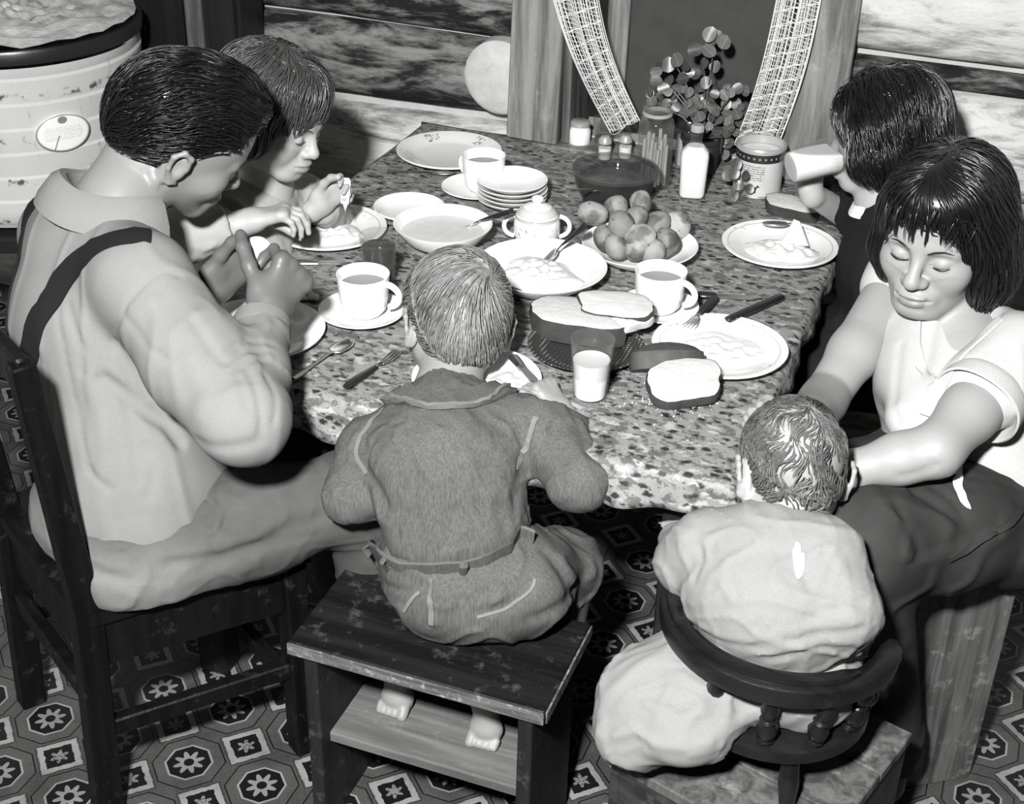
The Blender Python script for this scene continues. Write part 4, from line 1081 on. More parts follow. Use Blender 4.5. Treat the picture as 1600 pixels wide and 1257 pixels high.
# ---------------------------------------------------------------- bread
def slab(name, outline, th, M3, o3, label, crust_mat='crust', face='crumb', cat='bread', dome=.0):
    # bread slice: outline in local x,y, thickness along local z; M3 rows = local axes
    n = len(outline); c0 = np.mean(outline, 0); M3 = np.asarray(M3); R_ = empty(name, o3, label, cat)
    def w(x, y, z): return o3+x*M3[0]+y*M3[1]+z*M3[2]
    def side():
        v = [w(x, y, 0) for x, y in outline]+[w(*(c0+(V(x, y)-c0)*1.03), th*.5) for x, y in outline]+[w(x, y, th) for x, y in outline]
        f = [(i, (i+1) % n, n+(i+1) % n, n+i) for i in range(n)]+[(n+i, n+(i+1) % n, 2*n+(i+1) % n, 2*n+i) for i in range(n)]
        f.append(tuple(range(n-1, -1, -1))); return v, f
    wc(MB().add(*side()), 'crust', M[crust_mat], R_)
    v = []; f = []; rings = 5; g = np.random.default_rng(n)
    for k in range(rings+1):
        t = 1-k/rings
        for i in range(n):
            x, y = c0+(V(outline[i])-c0)*(.985*t if k else .985); v.append(w(x, y, th*.98+(.002+g.normal()*.0008*t if k else 0)+dome*(1-t*t)))
    for k in range(rings):
        for i in range(n): f.append((k*n+i, k*n+(i+1) % n, (k+1)*n+(i+1) % n, (k+1)*n+i))
    wc(MB().add(v, f), 'crumb_face', M[face], R_)
    return R_
def loaf_outline(w, h, n=36, top=.6):
    o = []; ph = w*900+h*500
    for i in range(n):
        t = 2*math.pi*i/n; x, y = math.cos(t), math.sin(t); q = (abs(x)**3.2+abs(y)**3.2)**(-1/3.2); x, y = x*q, y*q
        s = 1.0 if y < 0 else 1+.08*y
        e = 1+.05*math.sin(2*t+ph)+.03*math.sin(5*t+ph*2)+.018*math.sin(11*t+ph*3)
        o.append((x*w/2*s*e, y*h/2*(1.1 if y > 0 else 1)*e))
    return o
# pressed glass bread plate with bread
bp_ = P(915, 540, TZ+.012)
o = MB().lathe([(0, .004), (.06, .004), (.085, .010), (.100, .016), (.1015, .015), (.085, .006), (.06, 0), (0, 0)], 56).build('bread_plate', M['pressed'], None, loc=(bp_[0], bp_[1], TZ+.0005)); tag(o, 'dark pressed-glass plate under the bread by the glass of milk', 'plate')
def axes(dx, tilt_up): 
    x = nrm(V(dx)); z = nrm(V(tilt_up)); y = np.cross(z, x); z = np.cross(x, nrm(y)); return [x, nrm(y), nrm(z)]
slab('bread_chunk', loaf_outline(.165, .085), .040, axes((1, .12, 0), (.02, -.12, 1)), P(905, 512, TZ+.022)+V(0, 0, -.008), 'thick chunk of loaf, cut face up, on the pressed-glass plate', dome=.004)
slab('bread_slice', loaf_outline(.13, .075), .014, axes((1, .30, -.02), (.10, -.10, 1)), P(962, 486, TZ+.050), 'torn buttered slice lying behind the thick chunk of loaf', face='crumb2', dome=.003)
slab('bread_slice', loaf_outline(.055, .075), .012, axes((.8, -.5, -.1), (.35, -.2, .8)), P(982, 505, TZ+.040), 'small torn piece of buttered bread on the rim of the pressed-glass plate', 'crumb2', 'crumb2', dome=.004)
slab('bread_heel', loaf_outline(.125, .060), .030, axes((.88, .36, .03), (-.25, .55, .75)), P(1042, 580, TZ+.008), 'domed dark-crusted heel of bread leaning on the smeared plate', face='crust', dome=.018)
slab('bread_slice', loaf_outline(.120, .085), .020, axes((.86, .42, .06), (.05, -.32, .94)), P(1068, 607, TZ+.016), 'pale slice of bread propped in front of the dark-crusted heel', face='crumb', dome=.002)
slab('bread_heel', loaf_outline(.115, .05), .026, axes((1, -.12, 0), (.1, -.25, 1)), P(1238, 333, TZ+.004), 'half-eaten crust of bread behind the plate of the girl drinking milk', face='crumb', dome=.003)
slab('bread_wedge', [(-.03, -.015), (.03, -.015), (.012, .035), (0, .04)], .016, axes((.9, .2, .1), (.2, -.8, .5)), P(1240, 375, TZ+.022), 'small wedge of bread standing in the mash of the girl drinking milk', 'crumb2', 'crumb2')
# crumbs and shell bits
def bits(name, pts, r, label, mat, cat):
    mb = MB(); g = np.random.default_rng(5)
    for q in pts:
        s = r*g.uniform(.5, 1.4); d = [V(1, 0, 0), V(0, 1, 0), V(-1, 0, 0), V(0, -1, 0), V(0, 0, .9), V(0, 0, -.3)]
        mb.add([q+x*s*g.uniform(.6, 1.2, 3)+V(0, 0, s*.3) for x in d], [(0, 1, 4), (1, 2, 4), (2, 3, 4), (3, 0, 4), (1, 0, 5), (2, 1, 5), (3, 2, 5), (0, 3, 5)])
    o = mb.build(name, M[mat], None, sharp=0); return tag(o, label, cat, kind='stuff')
g = np.random.default_rng(3)
bits('bread_crumbs', [P(1055+38*a, 622+13*b, TZ) for a, b in g.normal(size=(230, 2))], .0022, 'crumbs scattered on the cloth below the propped slice', 'crumb2', 'crumbs')
g = np.random.default_rng(4)
for k, (x, y) in enumerate(((462, 452), (480, 460), (470, 466), (490, 466))):
    c0 = P(x, y, TZ+.002); v = []; f = []; n = 10
    for i in range(4):
        for j in range(n): t = 2*math.pi*j/n; r = .013*(i/3)*(1+.25*math.sin(3*t+k)); v.append(c0+V(r*math.cos(t), r*math.sin(t), .007*(1-(i/3)**2)+.001))
    for i in range(3):
        for j in range(n): f.append((i*n+j, i*n+(j+1) % n, (i+1)*n+(j+1) % n, (i+1)*n+j))
    o = MB().add(v, f).build('eggshell_piece', M['bone'], None); tag(o, ('eggshell bit closest to the wrist of the man', 'largest eggshell bit at the rim of his plate', 'lower eggshell bit on his plate edge', 'eggshell bit closest to the saucer')[k], 'eggshell', 'eggshell bits by the plate of the man'); so_ = o.modifiers.new('t', 'SOLIDIFY'); so_.thickness = .0012

# ---------------------------------------------------------------- plant
def leaf_mat():
    m, nt, b = newmat('waxy_leaf'); vec, x, y, z = coords(nt); oi = nt.nodes.new('ShaderNodeObjectInfo'); rd = N(nt, oi.outputs['Random'])
    n = noise(nt, vec, 50, 3, .5); v = (rd*.10+.035)*(n*.6+.7); v = v*(1+((x*1).abs() < .0007)*.8)
    gray(nt, v, b); b.inputs['Roughness'].default_value = .36; b.inputs['Specular IOR Level'].default_value = .4; return m
M['leaf'] = leaf_mat(); M['stem'] = simple('green_stem', .06, .5, .4, .2, 40, None, 0)
pl0 = P(1098, 262, TZ); pl0 = V(pl0[0], min(pl0[1], 2.985), TZ+.0005)
pl = empty('potted_plant', pl0, 'bushy round-leaved plant standing before the dark window', 'plant')
MB().lathe([(0, .0), (.035, .0), (.046, .075), (.05, .078), (.05, .088), (.045, .088), (.04, .07), (0, .07)], 32).build('pot', M['crate_dark'], pl)
def leafmesh(s, seed):
    g = np.random.default_rng(seed); v = [(0, 0, 0)]; f = []; n = 12
    for i in (1, 2):
        for j in range(n):
            t = 2*math.pi*j/n; r = s*.5*i*(1+.10*math.cos(t)+.05*math.sin(3*t+seed)); v.append((r*math.sin(t)*.95, r*math.cos(t)*1.05, (.16*s*i*i/4)*math.cos(2*t)*.6-.10*s*i*i/4))
    for j in range(n): f.append((0, 1+j, 1+(j+1) % n)); f.append((1+j, 1+n+j, 1+n+(j+1) % n, 1+(j+1) % n))
    return mesh('leaf', v, f)
lms = [leafmesh(s, k) for k, s in enumerate((.0165, .0135, .0105))]
zc = lambda X, Y: (800+X/2.857, 30+Y/2.857)
big = [(880, 70), (950, 100), (905, 82), (815, 135), (880, 145), (735, 185), (700, 200), (765, 205), (855, 195), (905, 215), (660, 215), (640, 235), (820, 245), (785, 240), (700, 270), (640, 275), (865, 280), (760, 265), (990, 290), (950, 330), (1040, 320), (1010, 310), (955, 380), (1000, 375), (1035, 400), (910, 430), (940, 440), (1005, 425), (960, 500), (935, 550), (905, 590), (950, 600), (630, 360), (600, 400), (655, 385), (690, 375), (725, 330), (790, 330), (740, 400), (845, 340), (900, 400), (880, 360), (970, 460), (1000, 505), (915, 520), (880, 480), (890, 540), (870, 610)]
g = np.random.default_rng(9)
big += [(g.uniform(610, 930), g.uniform(300, 450)) for _ in range(56)]+[(g.uniform(880, 1050), g.uniform(300, 560)) for _ in range(20)]
leafpos = []
for k, (X, Y) in enumerate(big):
    x, y = zc(X, Y); q = PY(x, y, pl0[1]+.02+g.uniform(-.035, .035)); s = 0 if k < 8 else (1 if k < 30 else (2 if g.random() < .5 else 1))
    leafpos.append(q); o = link('leaf', lms[s], M['leaf'], pl)
    nn = nrm(V(g.normal()*.5-.1, -1, .55+g.normal()*.4)); q_ = Vector(nn).to_track_quat('Z', 'Y'); o.rotation_mode = 'QUATERNION'
    o.rotation_quaternion = q_ @ Matrix.Rotation(g.uniform(0, 6.28), 4, 'Z').to_quaternion(); o.location = [float(c) for c in (q-pl0)]
c0 = pl0+V(0, 0, .08)
def stem(pts, r=.0022): wc(MB().tube(pts, [r, r*.9, r*.7, r*.4][:len(pts)], 6), 'stem', M['stem'], pl)
for tgt in ((905, 95), (735, 215), (860, 230), (645, 260), (1010, 330), (960, 480), (620, 390), (790, 330), (700, 290)):
    x, y = zc(*tgt); q = PY(x, y, pl0[1]+.015); stem([c0, c0*.6+q*.4+V(0, 0, .02), c0*.25+q*.75+V(0, 0, .015), q])
x, y = zc(930, 600); q = PY(x, y, pl0[1]-.02); stem([c0, c0+V(.05, -.03, .02), q+V(0, 0, .04), q])
# sprig in the little vase: petioles and leaves
vs_ = bpy.data.objects['bud_vase']; vl = V(vs_.location)
for k, (X, Y) in enumerate(((990, 690), (1040, 700), (965, 700), (1015, 745), (1000, 650), (1060, 760), (985, 790))):
    x, y = zc(X, Y); q = PY(x, y, vl[1]-.005+.006*(k % 3)); o = link('sprig_leaf', lms[1+k % 2], M['leaf'], vs_); o.location = [float(c) for c in q-vl]
    o.rotation_mode = 'QUATERNION'; o.rotation_quaternion = Vector(nrm(V(g.normal()*.5, -1, .5))).to_track_quat('Z', 'Y')
    wc(MB().tube([vl+V(0, 0, .02), (vl+q)/2+V(0, 0, .02), q], .0014, 5), 'sprig_stem', M['stem'], vs_)
# ---------------------------------------------------------------- people: materials and builders
def skin(name, g, rough=.5):
    m, nt, b = newmat(name); vec, x, y, z = coords(nt); n = noise(nt, vec, 260, 3, .6); n2 = noise(nt, vec, 14, 3, .5)
    a = nt.nodes.new('ShaderNodeAttribute'); a.attribute_name = 'shade'
    v = ((n2-.5)*.12+1)*((n-.5)*.10+1)*g; v = v*N(nt, a.outputs['Fac'])
    gray(nt, v, b); b.inputs['Roughness'].default_value = rough; b.inputs['Specular IOR Level'].default_value = .4
    bump(nt, b, n, .06, .002); return m
M['skin_man'] = skin('weathered_skin', .19, .45); M['skin_woman'] = skin('fair_skin', .25); M['skin_child'] = skin('child_skin', .32)
M['skin_boy'] = skin('boy_skin', .22); M['skin_baby'] = skin('baby_skin', .26)
def fabric(name, g, weave=900, var=.12, streak=None, rough=.9, fine=.25, attr=True):
    m, nt, b = newmat(name); vec, x, y, z = coords(nt); n = noise(nt, vec, 12, 5, .6); w = noise(nt, vec, weave, 2, .5)
    v = ((n-.5)*(2*var)+1)*((w-.5)*fine*2+1)
    if streak: s = noise(nt, vec, streak, 3, .7, (1, 1, .06)); v = v*((s-.5)*1.5+1)
    if attr: a = nt.nodes.new('ShaderNodeAttribute'); a.attribute_name = 'shade'; v = v*N(nt, a.outputs['Fac'])
    gray(nt, v*g, b); b.inputs['Roughness'].default_value = rough; b.inputs['Specular IOR Level'].default_value = .1
    bump(nt, b, w+n*.4, .25, .003); return m
M['shirt'] = fabric('pale_work_shirt', .178); M['trousers'] = fabric('faded_work_trousers', .075, 700, .25)
M['strap'] = fabric('dark_suspender_webbing', .012, 900, .1); M['denim'] = fabric('blue_denim', .085, 1100, .2, 320, fine=.35); M['denim2'] = fabric('worn_denim_trousers', .085, 1100, .3, 320, fine=.35)
M['stitch'] = fabric('pale_seam_stitching', .15, 900, .2, attr=False); M['white_cotton'] = fabric('white_cotton', .205, 700, .05); M['baby_cloth'] = fabric('thin_white_cotton', .21, 700, .06)
M['dark_slacks'] = fabric('dark_slacks', .034, 800, .35); M['dark_dress'] = fabric('black_dress', .012, 800, .2); M['girl_dress'] = fabric('pale_print_dress', .30, 700, .1); M['lace'] = fabric('white_lace', .70, 300, .1, attr=False)
M['blouse'] = fabric('white_blouse_cotton', .40, 700, .05); M['shoe'] = simple('black_leather', .012, .4, .4)
def hairmat(name, g, rough=.32, spec=.5, var=.5, patch=.8):
    m, nt, b = newmat(name); vec, x, y, z = coords(nt); n = noise(nt, vec, 120, 2, .6); n2 = noise(nt, vec, 22, 3, .5)
    gray(nt, (((n-.5)*2*var+1)*((n2-.5)*patch+1)*g).max(.002), b); b.inputs['Roughness'].default_value = rough; b.inputs['Specular IOR Level'].default_value = spec
    return m
M['hair_black'] = hairmat('black_hair', .005, .36, .35); M['hair_dark'] = hairmat('dark_brown_hair', .006, .30, .6); M['hair_fair'] = hairmat('fair_hair', .17, .36, .6, .7, 1.4); M['hair_baby'] = hairmat('fine_baby_hair', .10, .5, .4, .7, 2.6)
M['hair_girl'] = hairmat('brown_hair', .045, .36, .55)

def hand(S, wrist, fwd, palm, side, L=.185, curls=None, thumb=None, spread=.10, tcurl=(.3, .4)):
    """palm and five separate fingers; side +1 right hand, -1 left. curls: 4 x 3 joint bends, index first"""
    R_, o_, s_ = S.B; S.at(np.eye(3), (0, 0, 0))
    f = nrm(fwd); pn = V(palm); pn = nrm(pn-f*(pn@f)); th = np.cross(f, pn)*side; k = L/.185; W_ = V(wrist)
    curls = curls or [(.3, .35, .25)]*4
    S.cap(W_-f*.012*k, W_+f*.02*k, .026*k, .028*k, .012*k, th, 1.15)
    for u in (-.026, -.009, .009, .026): S.cap(W_+f*.018*k+th*u*.55*k, W_+f*.088*k+th*u*k-pn*.002*k, .0155*k, .0125*k, .012*k)
    S.ell(W_+f*.035*k+th*.026*k+pn*.008*k, (.020*k, .026*k, .015*k), .012*k, [th, f, pn])       # ball of the thumb
    tips = []
    for i, (u, ln) in enumerate(((.029, .072), (.010, .081), (-.010, .074), (-.028, .058))):
        p = W_+f*(.088-.004*abs(i-1))*k+th*u*k-pn*.002*k; d = nrm(f+th*spread*(1.2-i*.9)); a = 0; r = (.0098-.0006*i)*k if i else .0098*k
        S.ell(p-pn*.003*k, .0112*k, .006*k)
        for j, (fr, c_) in enumerate(zip((.46, .30, .24), curls[i])):
            a += c_; dd = d*math.cos(a)+pn*math.sin(a); q = p+dd*ln*fr*k
            S.cap(p, q, r, r*.88, .0035*k); r *= .9; p = q
        tips.append(p)
    td = nrm(th*.75+f*.55+pn*.35) if thumb is None else nrm(thumb); p = W_+f*.030*k+th*.028*k+pn*.006*k; bend = nrm(np.cross(np.cross(td, f*.7+pn*.7), td)); r = .0125*k; a = 0
    for ln, c_ in ((.040, 0), (.032, tcurl[0]), (.026, tcurl[1])):
        a += c_; dd = td*math.cos(a)+bend*math.sin(a); q = p+dd*ln*k; S.cap(p, q, r, r*.88, .006*k); r *= .88; p = q
    tips.append(p); S.at(R_, o_, s_); return tips
def head(S, rows, o, sc=1.0, child=0.0, ears=True, eye_open=.0, nose=1.0, mouth=True):
    """skull, jaw, brow, eyes, nose, lips and ears in head coordinates (x right, y forward, z up)"""
    S.at(rows, o, sc); c = child
    S.ell((0, -.008, .030), (.0745+.003*c, .096, .086), .01); S.ell((0, .028, .034), (.066, .062, .068), .03)
    S.ell((0, .036, -.030), (.058+.004*c, .050, .070-.008*c), .03)
    for s in (-1, 1):
        S.cap((s*.052, -.002, -.045), (s*.020, .066, -.090+.012*c), .020, .018, .03)
        S.ell((s*.040, .060, -.030), (.024+.006*c, .022+.003*c, .024+.006*c), .025)
        S.cap((s*.012, .086, .016), (s*.044, .074, .014), .0085*(1-.5*c), .007, .016)
    S.ell((0, .076, -.090+.012*c), (.024, .017, .017), .02)
    for s in (-1, 1):
        S.sub((s*.031, .098, -.003), (.017, .013, .011), .014)
        S.ell((s*.031, .0765, -.006), (.0150, .0140, .0125), .004)
        S.crease([(s*.016, .092, -.007), (s*.026, .095, -.0105), (s*.037, .092, -.011), (s*.046, .084, -.006)], .0022, .0022)     # lid line
        S.crease([(s*.018, .092, .006), (s*.031, .093, .008), (s*.044, .085, .005)], .0014, .0025)
    nl = .014*c
    S.cap((0, .088, .006), (0, .108-.004*c, -.032+nl*.5), .0075, .0100, .010); S.ell((0, .108-.005*c, -.035+nl*.5), (.0115, .0115, .0100), .008)
    for s in (-1, 1): S.ell((s*.0125, .0965, -.038+nl*.5), (.0085, .0105, .0075), .007); S.sub((s*.007, .104, -.0445+nl*.5), (.004, .006, .003), .003)
    if mouth:
        mz = -.067+.010*c
        S.ell((0, .082, mz), (.030, .020, .020), .014)
        S.ell((0, .0975, mz+.0045), (.021, .0085, .0050), .005); S.ell((0, .0965, mz-.0065), (.0175, .0088, .0062), .005)
        S.crease([(-.026, .090, mz-.001), (-.012, .102, mz), (0, .1055, mz-.001), (.012, .102, mz), (.026, .090, mz-.001)], .0035, .0022)
        S.crease([(-.014, .094, mz-.016), (.014, .094, mz-.016)], .0022, .006)
    if ears:
        for s in (-1, 1):
            er = frame((s*.35, .93, -.12), (0, .12, 1)); S.ell((s*.0790, -.012, -.012), (.0085, .018, .031), .004, er)
            pts = [(s*.086, .002, -.006), (s*.089, -.002, .014), (s*.092, -.016, .020), (s*.093, -.027, .008), (s*.090, -.024, -.014), (s*.085, -.010, -.036), (s*.081, .0, -.036)]
            S.chain(pts, [.0036, .0042, .0042, .0042, .0038, .0050, .004], .004); S.sub((s*.0905, -.010, -.008), (.0055, .009, .013), .004, er)
    S.at(np.eye(3), (0, 0, 0)); return lambda p: o+sc*(V(p) @ rows)
def face_paint(L, sc, child=0, brow=.25, lip=.62, lash=.35):
    out = []; mz = -.067+.010*child
    for s in (-1, 1):
        for t in np.linspace(0, 1, 6): out.append(spot(L((s*(.014+.034*t), .090-.010*t*t, .018+.004*math.sin(t*2.6))), .0055*sc, brow+.25, .8))
        for t in np.linspace(0, 1, 7): out.append(spot(L((s*(.017+.029*t), .0925-.008*abs(t-.4), -.0105+.003*abs(t-.5))), .0036*sc, lash, .7))
    for x in np.linspace(-.02, .02, 7):
        out.append(spot(L((x, .103-12*x*x, mz+.003)), .0062*sc, lip**.5, .7)); out.append(spot(L((x*.85, .103-12*x*x, mz-.006)), .0066*sc, lip**.5, .7))
    return out
def lashes(parent, B, L, sc, mat):
    sh = B.lite()
    for s in (-1, 1):
        q = snap(sh, np.array([L(p) for p in ((s*.0165, .092, -.0085), (s*.022, .094, -.0115), (s*.029, .095, -.0130), (s*.037, .092, -.0125), (s*.045, .085, -.0085))]), .0008)
        wc(MB().tube(list(resample(q, 9)), [.0005*sc, .0010*sc, .0013*sc, .0015*sc, .0016*sc, .0016*sc, .0015*sc, .0012*sc, .0006*sc], 6), 'eyelashes', mat, parent)
        q = snap(sh, np.array([L(p) for p in ((s*.012, .094, .0135), (s*.022, .093, .0175), (s*.034, .088, .0185), (s*.045, .080, .0145))]), .0004)
        wc(MB().tube(list(resample(q, 9)), [.0012*sc, .0022*sc, .0026*sc, .0026*sc, .0024*sc, .0020*sc, .0016*sc, .0012*sc, .0005*sc], 6, flat=.6), 'eyebrow', mat, parent)
def hits(shape, pts, t0=1.45, off=0.0):
    """where the sight lines through photo points meet a shape; misses end on the nearest surface"""
    D = np.array([ray(*p) for p in pts]); D_ = D/np.linalg.norm(D, axis=1)[:, None]; t = np.full(len(D), t0); sh = shape.lite()
    for _ in range(45): t = np.minimum(t+np.clip(sh(CC+D_*t[:, None], 3.0), -.1, .1)*.85, 4.5)
    q = CC+D_*t[:, None]; miss = sh(q, 3.0) > .01
    if miss.any():                               # closest approach, then onto the surface
        ts = np.linspace(1.5, 3.4, 120)
        for i in np.nonzero(miss)[0]:
            c = CC+D_[i]*ts[:, None]; q[i] = c[np.argmin(sh(c, 3.0))]
        q[miss] = snap(sh, q[miss])
    return q+grad_of(sh, q)*off if off else q
def grad_of(shape, q, e=.003):
    m = len(q); d4 = shape(np.concatenate([q, q+V(e, 0, 0), q+V(0, e, 0), q+V(0, 0, e)]), 3.0).reshape(4, m)
    G = (d4[1:]-d4[0]).T; return G/(np.linalg.norm(G, axis=1)[:, None]+1e-9)
def resample(pts, n):
    pts = np.asarray(pts, float); d = np.r_[0, np.cumsum(np.linalg.norm(np.diff(pts, axis=0), axis=1))]; t = np.linspace(0, d[-1], n)
    return np.stack([np.interp(t, d, pts[:, i]) for i in range(pts.shape[1])], 1)
def snap(shape, q, off=0.0, it=6):
    for _ in range(it): q = q-grad_of(shape, q)*(shape(q, 3.0)-off)[:, None]*.9
    return q
def ribbon(name, shape, pts3, width, mat, parent, th=.0025, n=28, off=.001, taper=False):
    q = resample(pts3, n); q = snap(shape, q, off+th*.5)
    for _ in range(2): q[1:-1] = (q[:-2]+q[1:-1]*2+q[2:])/4; 
    q = snap(shape, q, off+th*.5, 3); G = grad_of(shape, q, .006); T = np.gradient(q, axis=0); T /= np.linalg.norm(T, axis=1)[:, None]; S_ = np.cross(T, G)
    S_ /= np.linalg.norm(S_, axis=1)[:, None]; v = []; f = []; w = width/2; m = 5
    tp_ = (np.sqrt(np.clip(np.sin(np.linspace(0, math.pi, n)), 0, 1))*.95+.05) if taper else np.ones(n)
    rows_ = q[:, None, :]+S_[:, None, :]*(w*np.linspace(-1, 1, m))[None, :, None]*tp_[:, None, None]
    if width > .012: rows_ = snap(shape, rows_.reshape(-1, 3), off, 3).reshape(n, m, 3)
    for i in range(n):
        for r in rows_[i]: v.append(r+G[i]*th)
        for r in rows_[i]: v.append(r)
    for i in range(n-1):
        a, b = i*2*m, (i+1)*2*m
        for j in range(m-1): f.append((a+j, a+j+1, b+j+1, b+j)); f.append((a+m+j+1, a+m+j, b+m+j, b+m+j+1))
        f.append((a+m, a, b, b+m)); f.append((a+m-1, a+2*m-1, b+2*m-1, b+m-1))
    f.append(tuple(range(m-1, -1, -1))+tuple(range(m, 2*m))); e = (n-1)*2*m; f.append(tuple(range(e, e+m))+tuple(range(e+2*m-1, e+m-1, -1)))
    return wc(MB().add(v, f), name, mat, parent)
def collar(name, c, rows, rx, ry, a0, a1, sec, mat, parent, wob=0.0, n=44, dip=0.0):
    """folded band round the neck; sec = section as (outward, up)"""
    rows = np.asarray(rows); v = []; f = []; m = len(sec)
    for i, a in enumerate(np.linspace(a0, a1, n)):
        ca, sa = math.cos(a), math.sin(a); out = rows[0]*ca+rows[1]*sa; b = c+rows[0]*ca*rx+rows[1]*sa*ry+rows[2]*(dip*sa+wob*math.sin(a*3+1))
        for (u, z) in sec: v.append(b+out*u+rows[2]*z)
    for i in range(n-1):
        for j in range(m): f.append((i*m+j, i*m+(j+1) % m, (i+1)*m+(j+1) % m, (i+1)*m+j))
    f.append(tuple(range(m-1, -1, -1))); f.append(tuple((n-1)*m+j for j in range(m)))
    return wc(MB().add(v, f), name, mat, parent)
FOLD = [(0, 0), (.004, .028), (.010, .036), (.018, .032), (.034, .004), (.031, .001), (.015, .023), (.010, .026), (.006, 0)]
def hairdo(parent, shape, c, mat, n, flow, length, rad, rows, o, sc, ok, seed, h=.003, lift=.004, jit=.18, seg=8, gravity=0, cap=True, name='hair', extra=()):
    lc = lambda p: ((p-o) @ np.asarray(rows).T)/sc
    roots = surf_points(shape, n, c, .25, seed, lambda p: ok(lc(p)))
    v, q = strands(shape, roots, lambda p: flow(lc(p)) @ np.asarray(rows), (lambda p: length(lc(p))) if callable(length) else length, rad, seg, lift, seed, jit, gravity)
    parts = [(v, q)]
    if cap: parts.append(shape.mesh(h))
    v, q = joinvq(*parts, *extra); return world_child(name, npmesh(name, v, q), mat, parent)
def unit(v): return v/(np.linalg.norm(v, axis=1)[:, None]+1e-9)
# ---------------------------------------------------------------- the man
fa = empty('person', V(-1.18, 1.60, 0), 'man in pale work shirt and dark suspenders, bent over the table peeling an egg', 'person')
fF, fR = ff, rr                                    # facing and right side, as his chair
J = dict(pel=PD(210, 815, 2.34), wai=PD(188, 690, 2.35), che=PD(160, 500, 2.33), upp=PD(150, 395, 2.33), nek=PD(185, 318, 2.31),
         rs=PD(222, 440, 2.17), re=PD(380, 655, 2.07), rw=PD(408, 515, 2.22), ls=PD(98, 368, 2.44), lw=PD(318, 462, 2.40),
         rk=PD(560, 775, 2.38), lk=PD(485, 715, 2.62))
J['le'] = J['ls']+V(.06, .02, -.23)
J['pel'] = J['pel']-fR*.03; J['rk'][2] = .555; J['lk'][2] = .56
hr = frame(cv(.74, -.32, .58), cv(.44, .70, -.50)); ho = PD(284, 211, 2.33); hs_ = 1.11
egg_c = PD(402, 395, 2.33)
B = SDF()
LH = head(B, hr, ho, hs_)
B.chain([J['upp'], J['nek'], LH((0, -.035, -.045))], [.072, .058, .056], .03); B.cap(LH((0, -.02, -.05)), J['nek'], .052, .056, .03)
B.chain([J['pel'], J['wai'], J['che'], J['upp']], [.105, .10, .11, .085], .05, fR, 1.4)
B.chain([J['rs'], J['re'], J['rw']], [.05, .040, .029], .02); B.chain([J['ls'], J['le'], J['lw']], [.05, .040, .029], .02); B.cap(J['upp'], J['rs'], .07, .055, .03); B.cap(J['upp'], J['ls'], .07, .055, .03)
# right hand: back of the hand to the camera, closed round a small knife, thumb up to the egg
rf = nrm(PD(425, 458, 2.27)-J['rw'])
B.cap(J['rw'], PD(418, 478, 2.25), .028, .029, .012)
hand(B, PD(412, 497, 2.235), cv(.42, .78, .30), cv(-.62, .15, .72), 1, .200, [(1.0, 1.2, .7), (1.05, 1.25, .7), (1.1, 1.25, .7), (1.1, 1.2, .7)], thumb=cv(-.38, .90, .15), tcurl=(.15, .35), spread=.12)
# left hand: holds the egg from the left, palm towards the camera
hand(B, PD(322, 458, 2.39), cv(.70, .62, -.10), cv(.45, -.42, -.62), -1, .19, [(.55, .6, .4), (.6, .6, .4), (.7, .7, .5), (.8, .8, .5)], thumb=cv(.62, .75, -.45), tcurl=(.15, .3))
for g_ in (((300, 262), (318, 290)),): pass
stub = [spot(LH((s*.045, .045, -.075)), .045*hs_, .62, .9) for s in (-1, 1)]+[spot(LH((0, .085, -.085)), .04*hs_, .6, .9)]
pw = [spot(J['rw']+(J['re']-J['rw'])*.25, .13, 1.0)]
hb = (ho-.16, ho+.16, .0028)
hd = (PD(412, 450, 2.30)-V(.14, .14, .13), PD(412, 450, 2.30)+V(.12, .14, .13), .0026)
for nm_, w_, k_ in (('r', 'rw', 1),): pass
lashes(fa, B, LH, hs_, M['hair_black'])
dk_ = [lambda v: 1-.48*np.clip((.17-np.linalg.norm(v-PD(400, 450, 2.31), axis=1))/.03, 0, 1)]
B.obj('body', M['skin_man'], fa, .008, [hb, hd], dk_+stub+face_paint(LH, hs_, 0, .1, .8))
